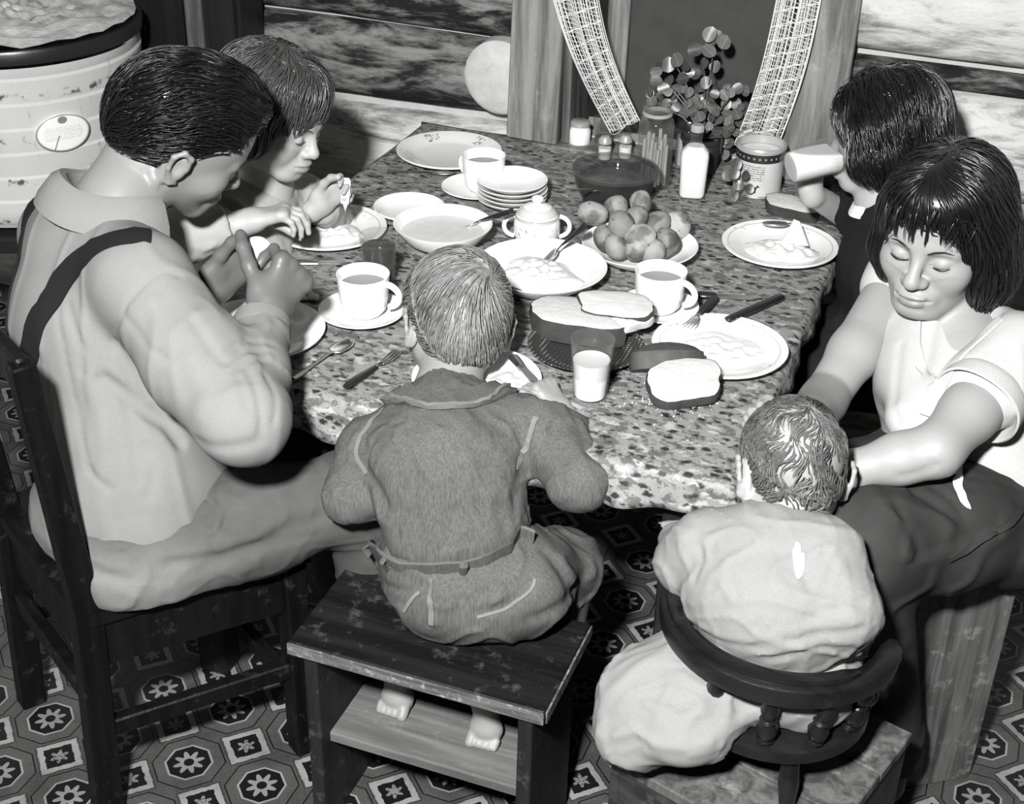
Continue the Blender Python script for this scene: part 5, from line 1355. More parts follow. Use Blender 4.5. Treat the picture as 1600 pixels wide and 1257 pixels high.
# shirt
S = SDF()
S.chain([J['pel']+V(0, 0, .01), J['wai'], J['che'], J['upp']], [.122, .122, .130, .098], .06, fR, 1.38)
S.cap(J['upp'], J['rs'], .092, .074, .04); S.cap(J['upp'], J['ls'], .088, .066, .04); S.cap(J['upp'], J['nek'], .080, .055, .03)
S.ell(J['wai']+V(0, 0, -.055)+fR*.03+fF*.02, (.15, .15, .085), .05)
S.chain([J['rs'], J['rs']*.45+J['re']*.55+V(.0, 0, -.012), J['re'], ], [.074, .078, .069], .03); S.chain([J['re'], J['re']*.5+J['rw']*.5, J['rw']], [.066, .056, .045], .02)
S.chain([J['ls'], J['le']], [.070, .062], .03); S.chain([J['le'], J['lw']*.75+J['le']*.25], [.058, .045], .02)
hz = lambda *pts: pts
cr_ = [([(280, 431), (252, 423), (210, 460), (189, 498), (168, 536), (156, 578)], .0035, .0045), ([(161, 593), (196, 617), (224, 641), (259, 662), (282, 692)], .016, .009), ([(105, 477), (130, 547), (128, 582)], .004, .007), ([(91, 463), (98, 540), (115, 624), (140, 736)], .003, .0055),
       ([(196, 495), (228, 540), (266, 565)], .003, .007), ([(182, 537), (200, 582), (220, 624)], .0045, .007), ([(357, 565), (378, 550), (415, 547)], .006, .006), ([(352, 548), (385, 532), (430, 538)], .004, .005), ([(365, 580), (400, 562), (432, 566)], .004, .005), ([(385, 575), (402, 617), (408, 680)], .004, .006), ([(413, 585), (430, 624), (428, 660)], .003, .005), ([(372, 590), (388, 640)], .003, .006),
       ([(196, 624), (210, 680), (217, 750)], .004, .010), ([(140, 736), (171, 764)], .004, .007), ([(300, 500), (330, 545), (350, 565)], .004, .008), ([(225, 700), (240, 740), (232, 775)], .003, .009), ([(150, 620), (165, 700), (160, 750)], -.003, .012), ([(300, 560), (320, 610), (312, 650)], -.003, .016), ([(310, 690), (360, 700), (405, 690)], .004, .010), ([(60, 560), (80, 660)], .004, .012), ([(240, 470), (262, 520)], -.003, .014)]
S.creases(cr_)
S.wrinkle(.0016, 20, 3, stretch=(1, 1, .5)); S.wrinkle(.0014, 55, 8, c=J['rw']*.6+J['re']*.4, rad=.16)
S.cut(J['rw']+ (J['rw']-J['re'])*.03, J['rw']-J['re'])if False else None
S.ops = [o for o in S.ops]
# cut the shirt low over the hips: trousers take over; keep sleeve end at the cuff
cutp = J['pel']+V(0, 0, -.06)
S.ops.append(('c', lambda p, q=cutp.astype(np.float32), n=nrm(V(-.05, .1, -1)).astype(np.float32): (p-q) @ n, None, 0, 0))
shirt = S.obj('shirt', M['shirt'], fa, .0042, [], [])
# cuff: a turned band at the wrist
ax = nrm(J['rw']-J['re']); cw = frame(ax, CU); cw = np.array([cw[0], cw[2], cw[1]])
collar('cuff', J['rw']-ax*.030, cw, .041, .041, 0, 2*math.pi, [(0, 0), (.004, .0), (.006, .02), (.005, .042), (.001, .046), (-.001, .042)], M['shirt'], shirt, .001)
# collar, standing open round the neck
cr3 = frame(fF*.75+V(0, 0, .28)*0+fF*.2, V(0, 0, 1)+fF*.30); cax = nrm(V(0, 0, 1)+fF*.30-fR*.0)
crow = np.array([fR, np.cross(cax, fR), cax])
collar('collar', PD(176, 318, 2.29)+V(0, 0, -.006), crow, .064, .074, -4.0, .45, [(-.004, -.022), (.000, .022), (.007, .037), (.018, .041), (.030, .032), (.046, .0), (.050, -.016), (.043, -.018), (.026, .014), (.017, .022), (.011, .018), (.006, -.022)], M['shirt'], shirt, .005)
# suspenders: over the shoulders, meeting low on the back
sup = lambda a: hits(S, a)
ribbon('suspender', S, sup([(236, 368), (195, 370), (150, 385), (105, 425), (70, 480), (48, 545), (40, 600), (52, 670), (80, 745)]), .046, M['strap'], fa, n=44)
ribbon('suspender', S, sup([(110, 275), (75, 300), (42, 345), (20, 400), (8, 470), (10, 540), (30, 610)]), .046, M['strap'], fa, n=34)
# trousers
T = SDF()
T.cap(J['pel']+V(0, 0, -.03), J['pel']+V(0, 0, -.01), .122, .112, .03, fR, 1.32)
hipR = J['pel']+fR*.080+V(0, 0, -.03); hipL = J['pel']-fR*.095+V(0, 0, -.03)
T.chain([hipR-fF*.03, hipR*.5+J['rk']*.5, J['rk']], [.098, .086, .072], .05); T.chain([hipL-fF*.03, hipL*.5+J['lk']*.5, J['lk']], [.10, .088, .072], .05)
rft = V(J['rk'][0]+.02, J['rk'][1]+.10, .09); lft = V(J['lk'][0], J['lk'][1]+.12, .09)
T.chain([J['rk'], rft], [.072, .065], .03); T.chain([J['lk'], lft], [.07, .06], .03)
tz = lambda *p: p
T.creases(((tz((300, 760), (345, 800), (335, 830)), .008, .008), (tz((290, 800), (325, 830)), .006, .006), (tz((345, 760), (350, 820), (330, 850)), -.006, .008), (tz((180, 830), (250, 835), (320, 800)), .006, .01), (tz((500, 810), (420, 850), (330, 880)), .007, .012),
                   (tz((270, 880), (350, 870), (460, 820)), .005, .012), (tz((100, 850), (140, 890), (200, 910)), .006, .012), (tz((400, 720), (430, 770)), .004, .01), (tz((440, 700), (480, 690), (505, 700)), .005, .006)))
T.creases([([(160, 844), (204, 836), (240, 825)], .004, .005), ([(160, 867), (196, 865), (240, 840)], .004, .005), ([(273, 807), (309, 825), (342, 836), (345, 800)], .005, .006), ([(498, 836), (400, 855), (313, 895)], .004, .006), ([(300, 770), (318, 800), (300, 815)], .005, .007), ([(250, 870), (330, 862), (420, 830)], -.004, .010), ([(360, 790), (420, 770), (480, 740)], -.003, .012)])
T.wrinkle(.0022, 18, 5); T.wrinkle(.0012, 50, 6)
T.ops.append(('c', lambda p: SEAT+.002-p[:, 2] if False else -(p[:, 2]-.05), None, 0, 0))
# rest on the seat: flatten underneath
seatc = (br+bl+fr+fl_)/4
def seatcut(p):
    q = p-seatc.astype(np.float32); a = q @ fF.astype(np.float32); return np.where(a < .20, SEAT+.001-p[:, 2], -1.0).astype(np.float32)
T.ops.append(('c', seatcut, None, 0, 0))
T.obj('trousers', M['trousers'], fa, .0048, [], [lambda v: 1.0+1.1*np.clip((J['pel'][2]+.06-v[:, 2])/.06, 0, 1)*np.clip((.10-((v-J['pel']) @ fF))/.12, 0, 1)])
for ft in (rft, lft):
    s_ = SDF(); s_.chain([V(ft[0], ft[1]-.03, .055), V(ft[0]+.03, ft[1]+.10, .042)], [.045, .036], .02); s_.cap(V(ft[0], ft[1]-.02, .06), V(ft[0], ft[1]-.02, .12), .042, .045, .02); s_.ops.append(('c', lambda p: .002-p[:, 2], None, 0, 0))
    s_.obj('shoe', M['shoe'], fa, .007, [], None)
# hair
H = SDF().at(hr, ho, hs_)
H.ell((0, -.010, .034), (.0835, .104, .094), .01); H.ell((0, .030, .090), (.062, .064, .040), .03); H.ell((0, -.055, .015), (.074, .068, .080), .02)
H.sub((0, .150, .022), (.115, .104, .096), .008); H.sub((.085, .055, -.02), (.05, .065, .065), .008); H.sub((-.085, .055, -.02), (.05, .065, .065), .008)
H.sub((.09, -.012, -.030), (.020, .030, .040), .004); H.sub((-.09, -.012, -.030), (.020, .030, .040), .004)
H.cut((0, -.06, -.052), (0, .25, -1)); H.wrinkle(.0015, 150, 2)
H.at(np.eye(3), (0, 0, 0))
def flow_f(q):
    d = np.zeros_like(q); d[:, 1] = -1.0; d[:, 2] = -.9*np.clip((.04-q[:, 1])/.1, -.1, 1.2); d[:, 0] = q[:, 0]*3+.35*np.sin(q[:, 1]*95+q[:, 0]*40); d[:, 2] += .25*np.sin(q[:, 1]*110+q[:, 2]*30); return unit(d)
hairdo(fa, H, LH((0, -.01, .03)), M['hair_black'], 3000, flow_f, .055, .0013, hr, ho, hs_, lambda q: q[:, 2] > -.06, 1, lift=.007, jit=.22)
# egg and knife he holds
eg = MB(); pr = [(0, -.032)]+[(.0265*math.sin(t)*(1-.10*math.cos(t)), -.030*math.cos(t)) for t in np.linspace(.15, math.pi-.15, 14)]+[(0, .030)]
eg.lathe(pr, 28); o = eg.build('boiled_egg', M['milk'], None, loc=egg_c); o.rotation_euler = (.9, .3, .4); tag(o, 'peeled white egg held up between the hands of the man', 'egg')
knife(PD(428, 475, 2.26), PD(448, 540, 2.22), 'small dark pocket knife in the right fist of the man', 'dark_handle', .55)
# ---------------------------------------------------------------- the boy in denim, seen from behind
bo_ = empty('person', V(-.70, 1.63, 0), 'fair-haired barefoot boy in a denim jacket on the stool, seen from behind', 'person')
bR = nrm(cv(1, .05, .08)); bR[2] *= .3; bR = nrm(bR); bFw = np.cross(V(0, 0, 1), bR)
J = dict(pel=PD(748, 890, 2.25), wai=PD(712, 828, 2.24), che=PD(697, 720, 2.23), upp=PD(697, 652, 2.27), nek=PD(700, 600, 2.30),
         rs=PD(842, 672, 2.24), re=PD(905, 752, 2.19), rw=PD(885, 655, 2.27), ls=PD(580, 705, 2.27), le=PD(548, 775, 2.25), lw=PD(640, 690, 2.42),
         rk=PD(880, 885, 2.38), lk=PD(640, 850, 2.42))
hr = frame(cv(-.26, .0, .95), cv(.10, .88, -.26)); ho = PD(714, 508, 2.34); hs_ = .99
B = SDF(); LH = head(B, hr, ho, hs_, 1)
B.chain([J['upp'], J['nek'], LH((0, -.03, -.05))], [.05, .044, .046], .03); B.chain([J['pel'], J['wai'], J['che'], J['upp']], [.075, .07, .072, .055], .04, bR, 1.35)
B.chain([J['rs'], J['re'], J['rw']], [.034, .028, .020], .02); B.chain([J['ls'], J['le'], J['lw']], [.034, .028, .020], .02)
hand(B, PD(880, 648, 2.275), cv(-.55, .80, .20), cv(-.55, -.35, .70), 1, .125, [(.9, .9, .5), (1.0, 1.0, .5), (1.0, 1.0, .6), (1.1, 1.0, .6)], thumb=cv(-.75, .55, -.1), tcurl=(.35, .5))
hand(B, J['lw'], cv(.5, .6, .5), cv(0, -1, 0), -1, .125)
# legs folded back under the stool top, bare feet on the footboard
rf_, lf_ = P(757, 1118, .255), P(618, 1070, .255)
B.chain([J['pel']+bR*.06, J['rk'], rf_+V(.01, .03, .06), rf_], [.06, .045, .030, .026], .02) if False else None
B.chain([J['pel']+bR*.06, J['rk']], [.06, .05], .02); B.chain([J['pel']-bR*.06, J['lk']], [.06, .05], .02)
for fc, kn, sd in ((rf_, J['rk'], 1), (lf_, J['lk'], -1)):
    ank = V(fc[0]+.005, fc[1]+.045, .285)
    B.chain([kn, V(ank[0], ank[1]+.06, .33), ank], [.042, .034, .026], .02)
    heel = V(fc[0]-.002, fc[1]+.005, .285); ball = V(fc[0]+.004, fc[1]-.002, .222)
    B.cap(ank, heel, .019, .021, .012); B.cap(heel, ball+V(0, .002, .012), .020, .019, .012, (1, 0, 0), 1.15); B.cap(ball+V(0, 0, .006), ball, .022, .021, .010, (1, 0, 0), 1.35)
    for i, (u, r, ln) in enumerate(((.018, .0105, .020), (.004, .0080, .019), (-.007, .0076, .017), (-.017, .0070, .015), (-.025, .0062, .012))):
        t0 = ball+V(-u*sd*1.0, -.014, -.002); B.cap(t0, t0+V(-.001*sd, -.010, -.008), r, r*.9, .002)
bx_ = [(ho-.14, ho+.14, .003), (PD(870, 625, 2.30)-.075, PD(870, 625, 2.30)+.075, .0025), (rf_-V(.05, .05, .06), rf_+V(.05, .06, .06), .0028), (lf_-V(.05, .05, .06), lf_+V(.05, .06, .06), .0028)]
B.obj('body', M['skin_boy'], bo_, .008, bx_, [])
S = SDF()
S.chain([J['wai']+V(0, 0, -.04), J['wai']+V(0, 0, .01), J['che'], J['upp']], [.076, .078, .090, .066], .05, bR, 1.30)
S.cap(J['upp'], J['rs'], .056, .052, .03); S.cap(J['upp'], J['ls'], .056, .052, .03); S.cap(J['upp'], J['nek'], .055, .045, .03)
S.chain([J['rs'], J['re']], [.052, .047], .025); S.chain([J['re'], J['rw']*.8+J['re']*.2], [.047, .036], .02)
S.chain([J['ls'], J['le']], [.052, .043], .025); S.chain([J['le'], J['lw']], [.042, .032], .02)
S.creases([([(583, 690), (570, 730), (575, 745)], .006, .006), ([(570, 735), (585, 755), (600, 790)], .008, .010), ([(815, 660), (822, 720), (805, 800)], .006, .010), ([(870, 665), (860, 690), (880, 720)], .008, .010), ([(905, 670), (915, 700), (940, 720)], .005, .010),
           ([(640, 660), (640, 760), (660, 850)], .003, .02), ([(760, 660), (755, 760), (745, 850)], .003, .02), ([(700, 850), (705, 800)], .004, .012), ([(830, 740), (870, 745)], .004, .012), ([(620, 840), (630, 800)], .005, .01), ([(790, 830), (780, 790)], .005, .01)])
S.wrinkle(.0016, 30, 12, stretch=(1.6, 1.6, .5)); S.wrinkle(.0014, 75, 13)
for k_, (w_, e_) in enumerate(((J['rw'], J['re']),)): S.ops.append(('c', lambda p, q=(w_*.93+e_*.07).astype(np.float32), n=nrm(w_-e_).astype(np.float32): np.where(((p-q)**2).sum(1) < .0064, (p-q) @ n, -1).astype(np.float32), None, 0, 0))
jk = S.obj('denim_jacket', M['denim'], bo_, .0046, [], [])
hh = lambda l: hits(S, l)
ribbon('shoulder_seam', S, hh([(838, 652), (832, 668), (824, 690), (816, 715), (811, 735)]), .009, M['stitch'], jk, .0012, 20)
ribbon('shoulder_seam', S, hh([(598, 640), (575, 668), (560, 690), (556, 712), (570, 738)]), .008, M['stitch'], jk, .0012, 20)
cl_ = hh([(598, 618), (622, 630), (655, 640), (692, 643), (730, 640), (765, 630), (796, 610)])
cl2 = hh([(600, 604), (640, 612), (692, 616), (745, 612), (790, 598)])
clo = ribbon('collar', S, (resample(cl_, 12)+resample(cl2, 12))/2, .040, M['denim'], jk, .007, 30)
ribbon('collar_stitching', S, cl_, .006, M['stitch'], clo, .0095, 30, .0)
crow = np.array([bR, np.cross(nrm(V(0, 0, 1)+bFw*.35), bR), nrm(V(0, 0, 1)+bFw*.35)])
collar('collar_stand', J['nek']+V(0, 0, -.010)+cv(.0, -.004, -.0), crow, .052, .050, -3.6, .5, [(0, -.02), (.002, .012), (.005, .018), (.009, .016), (.012, -.02)], M['denim'], jk, .002)
# trousers with a loose waistband
T = SDF()
T.chain([J['pel']+V(0, 0, -.03), J['wai']+V(0, 0, -.045)], [.090, .086], .03, bR, 1.42); T.ell(J['pel']+V(.01, .0, -.02), (.135, .090, .08), .04)
T.chain([J['pel']+bR*.06+V(0, 0, -.02), J['rk']], [.082, .062], .04); T.chain([J['pel']-bR*.06+V(0, 0, -.02), J['lk']], [.082, .062], .04)
T.chain([J['rk'], V(J['rk'][0], J['rk'][1]-.01, .36)], [.06, .05], .03); T.chain([J['lk'], V(J['lk'][0], J['lk'][1]-.01, .36)], [.06, .05], .03)
T.creases([([(680, 895), (682, 930), (678, 975)], -.006, .006), ([(700, 905), (730, 950), (742, 982)], .004, .005), ([(745, 960), (800, 945), (830, 910)], .007, .007), ([(830, 970), (880, 945), (915, 900)], .007, .010), ([(600, 915), (640, 925), (670, 915)], .005, .006), ([(760, 900), (800, 910), (825, 915)], .006, .008), ([(870, 880), (890, 920), (920, 935)], .007, .010), ([(850, 860), (880, 890)], .006, .008)])
T.wrinkle(.003, 40, 21)
T.ops.append(('c', lambda p: np.where((p[:, 1] < sy1+.01), sz+.001-p[:, 2], -1).astype(np.float32), None, 0, 0))
tro = T.obj('denim_trousers', M['denim2'], bo_, .0048, [], [])
wl_ = hits(T, [(578, 848), (595, 868), (628, 890), (672, 892), (720, 890), (765, 880), (800, 862), (812, 838), (830, 850)])
# standing wavy waistband
q = resample(wl_, 60); G = grad_of(T.lite(), q, .006); v = []; f = []
up_ = nrm(V(0, 0, 1)-bFw*.15)
for i in range(60):
    w_ = .004*math.sin(i*.55); g_ = G[i]
    for (u, z) in ((.001, -.026), (.008+w_, .0), (.010+w_, .014), (.008+w_, .016), (.005+w_, .013), (.003+w_, .0)): v.append(q[i]+g_*u+up_*z)
for i in range(59):
    for j in range(6): f.append((i*6+j, i*6+(j+1) % 6, (i+1)*6+(j+1) % 6, (i+1)*6+j))
wc(MB().add(v, f), 'waistband', M['denim2'], tro)
v = []; f = []
for i in range(60):
    w_ = .004*math.sin(i*.55)
    for (u, z) in ((.0105+w_, .011), (.0105+w_, .0165), (.0065+w_, .0175), (.0065+w_, .012)): v.append(q[i]+G[i]*u+up_*z)
for i in range(59):
    for j in range(4): f.append((i*4+j, i*4+(j+1) % 4, (i+1)*4+(j+1) % 4, (i+1)*4+j))
wc(MB().add(v, f), 'waistband_edge', M['stitch'], tro)
for i in (14, 26, 42):
    a = q[i]+G[i]*.012; wc(MB().tube([a+up_*.010, a+G[i]*.008+up_*.0, a-up_*.014], [.006, .007, .006], 8, flat=.5), 'belt_loop', M['denim2'], tro)
ribbon('back_seam', T, hits(T, [(676, 905), (678, 940), (676, 975)]), .009, M['stitch'], tro, .0012, 16)
ribbon('pocket_edge', T, hits(T, [(745, 965), (790, 952), (822, 928), (835, 905)]), .005, M['stitch'], tro, .0015, 20)
ribbon('pocket_edge', T, hits(T, [(632, 955), (645, 935), (655, 925)]), .006, M['stitch'], tro, .0015, 12)
# hair: whorl on the crown
H = SDF().at(hr, ho, hs_)
H.ell((0, -.010, .034), (.0845, .106, .095), .01); H.ell((0, -.05, .0), (.070, .066, .082), .02); H.ell((0, .03, .05), (.080, .085, .070), .02)
H.sub((0, .135, -.03), (.085, .075, .08), .01); H.sub((.095, .0, -.045), (.028, .06, .048), .006); H.sub((-.095, .0, -.045), (.028, .06, .048), .006); H.cut((0, -.07, -.064), (0, .15, -1)); H.at(np.eye(3), (0, 0, 0))
WH = unit(V([[.30, -.80, .45]]))[0]
def flow_b(q):
    n_ = unit(q-V(0, -.01, .03)); d = n_-WH*(n_ @ WH)[:, None]*1.0; d = d-n_*(d*n_).sum(1)[:, None]; d = unit(d)
    sw = np.cross(np.broadcast_to(WH, n_.shape), n_); return unit(d+unit(sw)*.55)
hairdo(bo_, H, LH((0, -.01, .03)), M['hair_fair'], 3200, flow_b, .055, .0012, hr, ho, hs_, lambda q: q[:, 2] > -.075, 5, lift=.005, jit=.10)
# ---------------------------------------------------------------- the toddler in the little armchair
td = empty('person', V(-.17, 1.62, 0), 'toddler in loose white cotton clothes in the small armchair, seen from behind', 'person')
tR, tFw = tr_, tf
J = dict(pel=tcx+V(.005, -.015, .548), che=PD(1200, 930, 1.985), upp=PD(1205, 864, 1.99), nek=PD(1228, 822, 2.01), rs=PD(1285, 868, 1.95), re=PD(1318, 955, 1.92), rw=PD(1322, 1000, 2.0), ls=PD(1105, 856, 2.03), le=PD(1072, 880, 2.06), lw=PD(1060, 850, 2.16),
         lk=PD(1015, 1095, 2.06), rk=PD(1275, 1100, 2.12))
hr = frame(cv(-.10, .02, .99), cv(.06, 1.0, -.02)); ho = PD(1237, 738, 2.03); hs_ = .91
B = SDF(); LH = head(B, hr, ho, hs_, 1)
B.chain([J['upp'], J['nek'], LH((0, -.02, -.055))], [.05, .044, .047], .03); B.chain([J['pel'], J['che'], J['upp']], [.08, .075, .055], .04, tR, 1.25)
B.chain([J['rs'], J['re'], J['rw']], [.033, .028, .02], .02); B.chain([J['ls'], J['le'], J['lw']], [.033, .028, .02], .02)
hand(B, J['lw'], cv(-.1, .5, .8), cv(0, -1, 0), -1, .10); hand(B, J['rw'], cv(-.2, .5, .8), cv(0, -1, 0), 1, .10)
B.chain([J['pel']-tR*.05, J['lk']], [.055, .045], .03); B.chain([J['pel']+tR*.05, J['rk']], [.055, .045], .03)
for k_ in ('lk', 'rk'): a = J[k_]; B.chain([a, a+V(.0, .06, -.09)], [.04, .03], .02); B.cap(a+V(0, .06, -.09), a+V(.0, .11, -.105), .024, .018, .015, (1, 0, 0), 1.2)
B.obj('body', M['skin_baby'], td, .008, [(ho-.13, ho+.13, .0028)], [])
S = SDF()
S.chain([J['pel']+V(0, 0, .03)+tFw*.01, J['che'], J['upp']], [.080, .092, .068], .05, tR, 1.26); S.cap(J['upp'], J['nek'], .055, .045, .03)
S.cap(J['upp'], J['rs'], .056, .052, .03); S.cap(J['upp'], J['ls'], .056, .052, .03); S.chain([J['rs'], J['re'], J['rw']], [.053, .050, .034], .02); S.chain([J['ls'], J['le'], J['lw']], [.052, .044, .032], .02)
S.creases([([(1260, 850), (1250, 900), (1262, 925)], -0.0030, 0.0065), ([(1205, 850), (1230, 890), (1245, 910)], -0.0018, 0.0039), ([(1350, 930), (1290, 950), (1262, 960)], -0.0048, 0.0078), ([(1345, 975), (1270, 985), (1200, 1000)], -0.0048, 0.0091), ([(1340, 1010), (1260, 1010), (1190, 1025)], -0.0042, 0.0078), ([(1330, 1020), (1290, 1045), (1240, 1055)], -0.0036, 0.0059), ([(1095, 980), (1130, 1000), (1180, 1005)], -0.0036, 0.0078),
           ([(1080, 830), (1095, 880), (1080, 900)], -0.0030, 0.0065), ([(1060, 850), (1075, 890)], -0.0024, 0.0052), ([(1110, 900), (1100, 960)], -0.0018, 0.0065), ([(1300, 860), (1320, 900)], -0.0024, 0.0065)])
S.creases([([(1262, 850), (1252, 895), (1264, 925)], .004, .006), ([(1352, 935), (1295, 952), (1262, 962)], .006, .007), ([(1345, 982), (1270, 990), (1195, 1004)], .005, .008), ([(1335, 1012), (1265, 1014), (1195, 1028)], .005, .007), ([(1080, 835), (1098, 880), (1085, 905)], .004, .006), ([(1095, 985), (1130, 1004), (1180, 1010)], .004, .007), ([(1205, 852), (1232, 890)], .0025, .005)])
S.wrinkle(.0021, 32, 31, stretch=(.8, 1.3, 1.3)); S.wrinkle(.0013, 72, 32)
tsh = S.obj('cotton_shirt', M['white_cotton'], td, .0044, [], [])
nax = nrm(V(0, 0, 1)+tFw*.25); nrow = np.array([tR, np.cross(nax, tR), nax])
collar('neck_band', J['nek']+V(0, 0, -.020)-tFw*.004, nrow, .060, .054, 0, 2*math.pi, [(-.004, 0), (.0, .012), (.004, .014), (.008, .010), (.012, -.004), (.006, -.006)], M['white_cotton'], tsh, .001, 48)
sl = hits(S, [(1243, 848), (1247, 868), (1249, 888), (1246, 906)])
M['slit'] = fabric('bright_lining', .80, 900, .02, attr=False); ribbon('neck_slit', S, sl, .014, M['slit'], tsh, .001, 18, taper=True)
T = SDF()
T.ell(J['pel']+V(0, 0.0, -.008), (.100, .090, .064), .04); T.ell(PD(1095, 1105, 2.02), (.070, .07, .058), .05); T.ell(PD(1060, 1145, 2.0), (.060, .055, .042), .04)
T.chain([J['pel']-tR*.05, J['lk'], J['lk']+V(-.01, .05, -.06)], [.085, .070, .06], .04); T.chain([J['pel']+tR*.05, J['rk'], J['rk']+V(0, .05, -.06)], [.08, .065, .055], .04)
T.ell(PD(985, 1150, 2.05), (.050, .05, .045), .04)
T.creases([([(1040, 1020), (1050, 1080), (1065, 1085)], -0.0056, 0.0042), ([(1010, 1100), (1060, 1120), (1100, 1110)], -0.0056, 0.0070), ([(1020, 1160), (1060, 1170), (1110, 1160)], -0.0064, 0.0070), ([(1160, 1125), (1200, 1135), (1250, 1120)], -0.0056, 0.0049), ([(1165, 1150), (1210, 1165), (1240, 1160)], -0.0056, 0.0049), ([(960, 1150), (990, 1140), (1020, 1160)], -0.0048, 0.0056), ([(1080, 1180), (1130, 1165)], -0.0040, 0.0056), ([(1070, 1080), (1090, 1095)], -0.0064, 0.0035)])
T.wrinkle(.0030, 30, 41); T.wrinkle(.0015, 75, 42)
T.ops.append(('c', lambda p: np.where(((p[:, :2]-tcx[:2].astype(np.float32))**2).sum(1) < .0225, SZ+.001-p[:, 2], -1).astype(np.float32), None, 0, 0))
T.obj('cotton_trousers', M['baby_cloth'], td, .0044, [], [])
# thin soft hair
H = SDF().at(hr, ho, hs_)
H.ell((0, -.008, .031), (.0765, .098, .088), .01); H.ell((0, .02, .036), (.072, .07, .072), .02); H.ell((0, -.04, -.01), (.062, .062, .070), .02); H.at(np.eye(3), (0, 0, 0))
WT = unit(V([[.1, -.55, .8]]))[0]
def flow_t(q):
    n_ = unit(q-V(0, -.01, .03)); d = n_-WT*(n_ @ WT)[:, None]; d = d-n_*(d*n_).sum(1)[:, None]; d = unit(d)
    s_ = np.cross(n_, d); k_ = np.sin(q[:, 0]*95+q[:, 2]*70)[:, None]+.6*np.sin(q[:, 2]*150-q[:, 0]*60)[:, None]; return unit(d+s_*k_*.8)
def okt(q):
    k_ = np.sin(q[:, 0]*80+1)+np.sin(q[:, 2]*95+q[:, 0]*60); return (q[:, 2] > -.055-.0*k_) & (q[:, 1] < .055) & (np.abs(q[:, 0]) < .2) & ~((q[:, 2] < -.03) & (np.abs(q[:, 0]) > .062)) & (k_ > -1.15)
hairdo(td, H, LH((0, -.01, .03)), M['hair_baby'], 3400, flow_t, .030, .0008, hr, ho, hs_, okt, 8, lift=.004, jit=.22, cap=False)
# ---------------------------------------------------------------- the woman
mo = empty('person', V(.0, 2.1, 0), 'dark-haired woman in a white blouse and dark slacks leaning over the toddler', 'person')
mF = nrm(V(-.53, -.85, 0)); mL = np.cross(V(0, 0, 1), mF); mR = -mL
J = dict(pel=PD(1528, 775, 2.38), wai=PD(1520, 700, 2.34), che=PD(1505, 600, 2.32), upp=PD(1500, 530, 2.33), nek=PD(1497, 492, 2.33), rs=PD(1408, 440, 2.44), re=PD(1284, 630, 2.30), rw=PD(1243, 668, 2.18),
         ls=PD(1590, 560, 2.20), le=PD(1462, 705, 2.09), lw=PD(1325, 735, 2.11), lk=PD(1345, 850, 2.10), rk=PD(1215, 790, 2.30))
hr = frame(cv(-.57, -.50, -.65), cv(.0, .83, -.55)); ho = PD(1473, 361, 2.26); hs_ = 1.09
B = SDF(); LH = head(B, hr, ho, hs_, .15)
B.chain([J['upp'], J['nek'], LH((0, -.03, -.05))], [.06, .047, .050], .03); B.chain([J['pel'], J['wai'], J['che'], J['upp']], [.10, .085, .088, .065], .05, mL, 1.35)
B.cap(J['upp'], J['rs'], .055, .045, .03); B.cap(J['upp'], J['ls'], .055, .045, .03)
B.chain([J['rs'], J['rs']*.4+J['re']*.6, J['re']], [.050, .042, .036], .02); B.chain([J['re'], J['rw']], [.037, .026], .02); B.chain([J['ls'], J['ls']*.4+J['le']*.6, J['le']], [.050, .043, .038], .02); B.chain([J['le'], J['le']*.6+J['lw']*.4, J['lw']], [.038, .037, .027], .02)
# hands round the face of the toddler
hand(B, J['rw'], cv(-.80, .34, -.30), cv(.0, -.70, -.65), 1, .150, [(.8, .8, .5)]*4, thumb=cv(-.4, -.7, -.5), spread=.02)
hand(B, J['lw'], cv(-.85, .10, .35), cv(-.35, .0, -.9), -1, .175, [(.5, .5, .3)]*4)
B.crease(list(hits(B, [(1405, 745), (1440, 738), (1462, 728)])), .004, .006)
# collar bones
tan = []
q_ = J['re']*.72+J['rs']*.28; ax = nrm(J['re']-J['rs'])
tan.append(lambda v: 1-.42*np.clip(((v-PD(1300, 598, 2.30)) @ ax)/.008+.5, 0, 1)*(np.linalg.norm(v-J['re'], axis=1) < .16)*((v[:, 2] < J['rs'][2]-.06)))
bx_ = [(ho-V(.13, .14, .15), ho+V(.13, .14, .14), .0022), (PD(1205, 655, 2.13)-.09, PD(1205, 655, 2.13)+.09, .003)]
lashes(mo, B, LH, hs_, M['hair_dark'])
B.obj('body', M['skin_woman'], mo, .005, bx_, tan+face_paint(LH, hs_, .15, .12, .45, .22))
S = SDF()
S.chain([J['pel']+V(0, 0, .035), J['wai'], J['che'], J['upp']], [.118, .105, .108, .074], .05, mL, 1.36); S.cap(J['upp'], J['rs'], .062, .056, .03); S.cap(J['upp'], J['ls'], .068, .068, .03)
S.chain([J['ls'], J['ls']*.66+J['le']*.34], [.070, .068], .02); S.chain([J['rs'], J['rs']*.92+J['re']*.08], [.060, .058], .02)
S.cap(J['upp']+mF*.02+V(0, 0, -.03), PD(1432, 660, 2.20), .080, .042, .06, mL, 1.3)       # blouse front hanging forward
vn = hits(S, [(1500, 500), (1470, 572)])
S.cap(vn[0]+V(0, 0, .03), vn[1], .062, .024, .008, kind='s')                # open neck
S.creases([([(1405, 540), (1398, 610), (1405, 660)], .003, .008), ([(1580, 660), (1540, 690), (1500, 720)], .004, .014)])
S.wrinkle(.0016, 24, 51)
pc = (J['pel']+V(0, 0, .012)).astype(np.float32)
S.ops.append(('c', lambda p: -(p-pc) @ np.array([.0, .0, 1.], np.float32), None, 0, 0))
blo = S.obj('blouse', M['blouse'], mo, .0048, [], [])
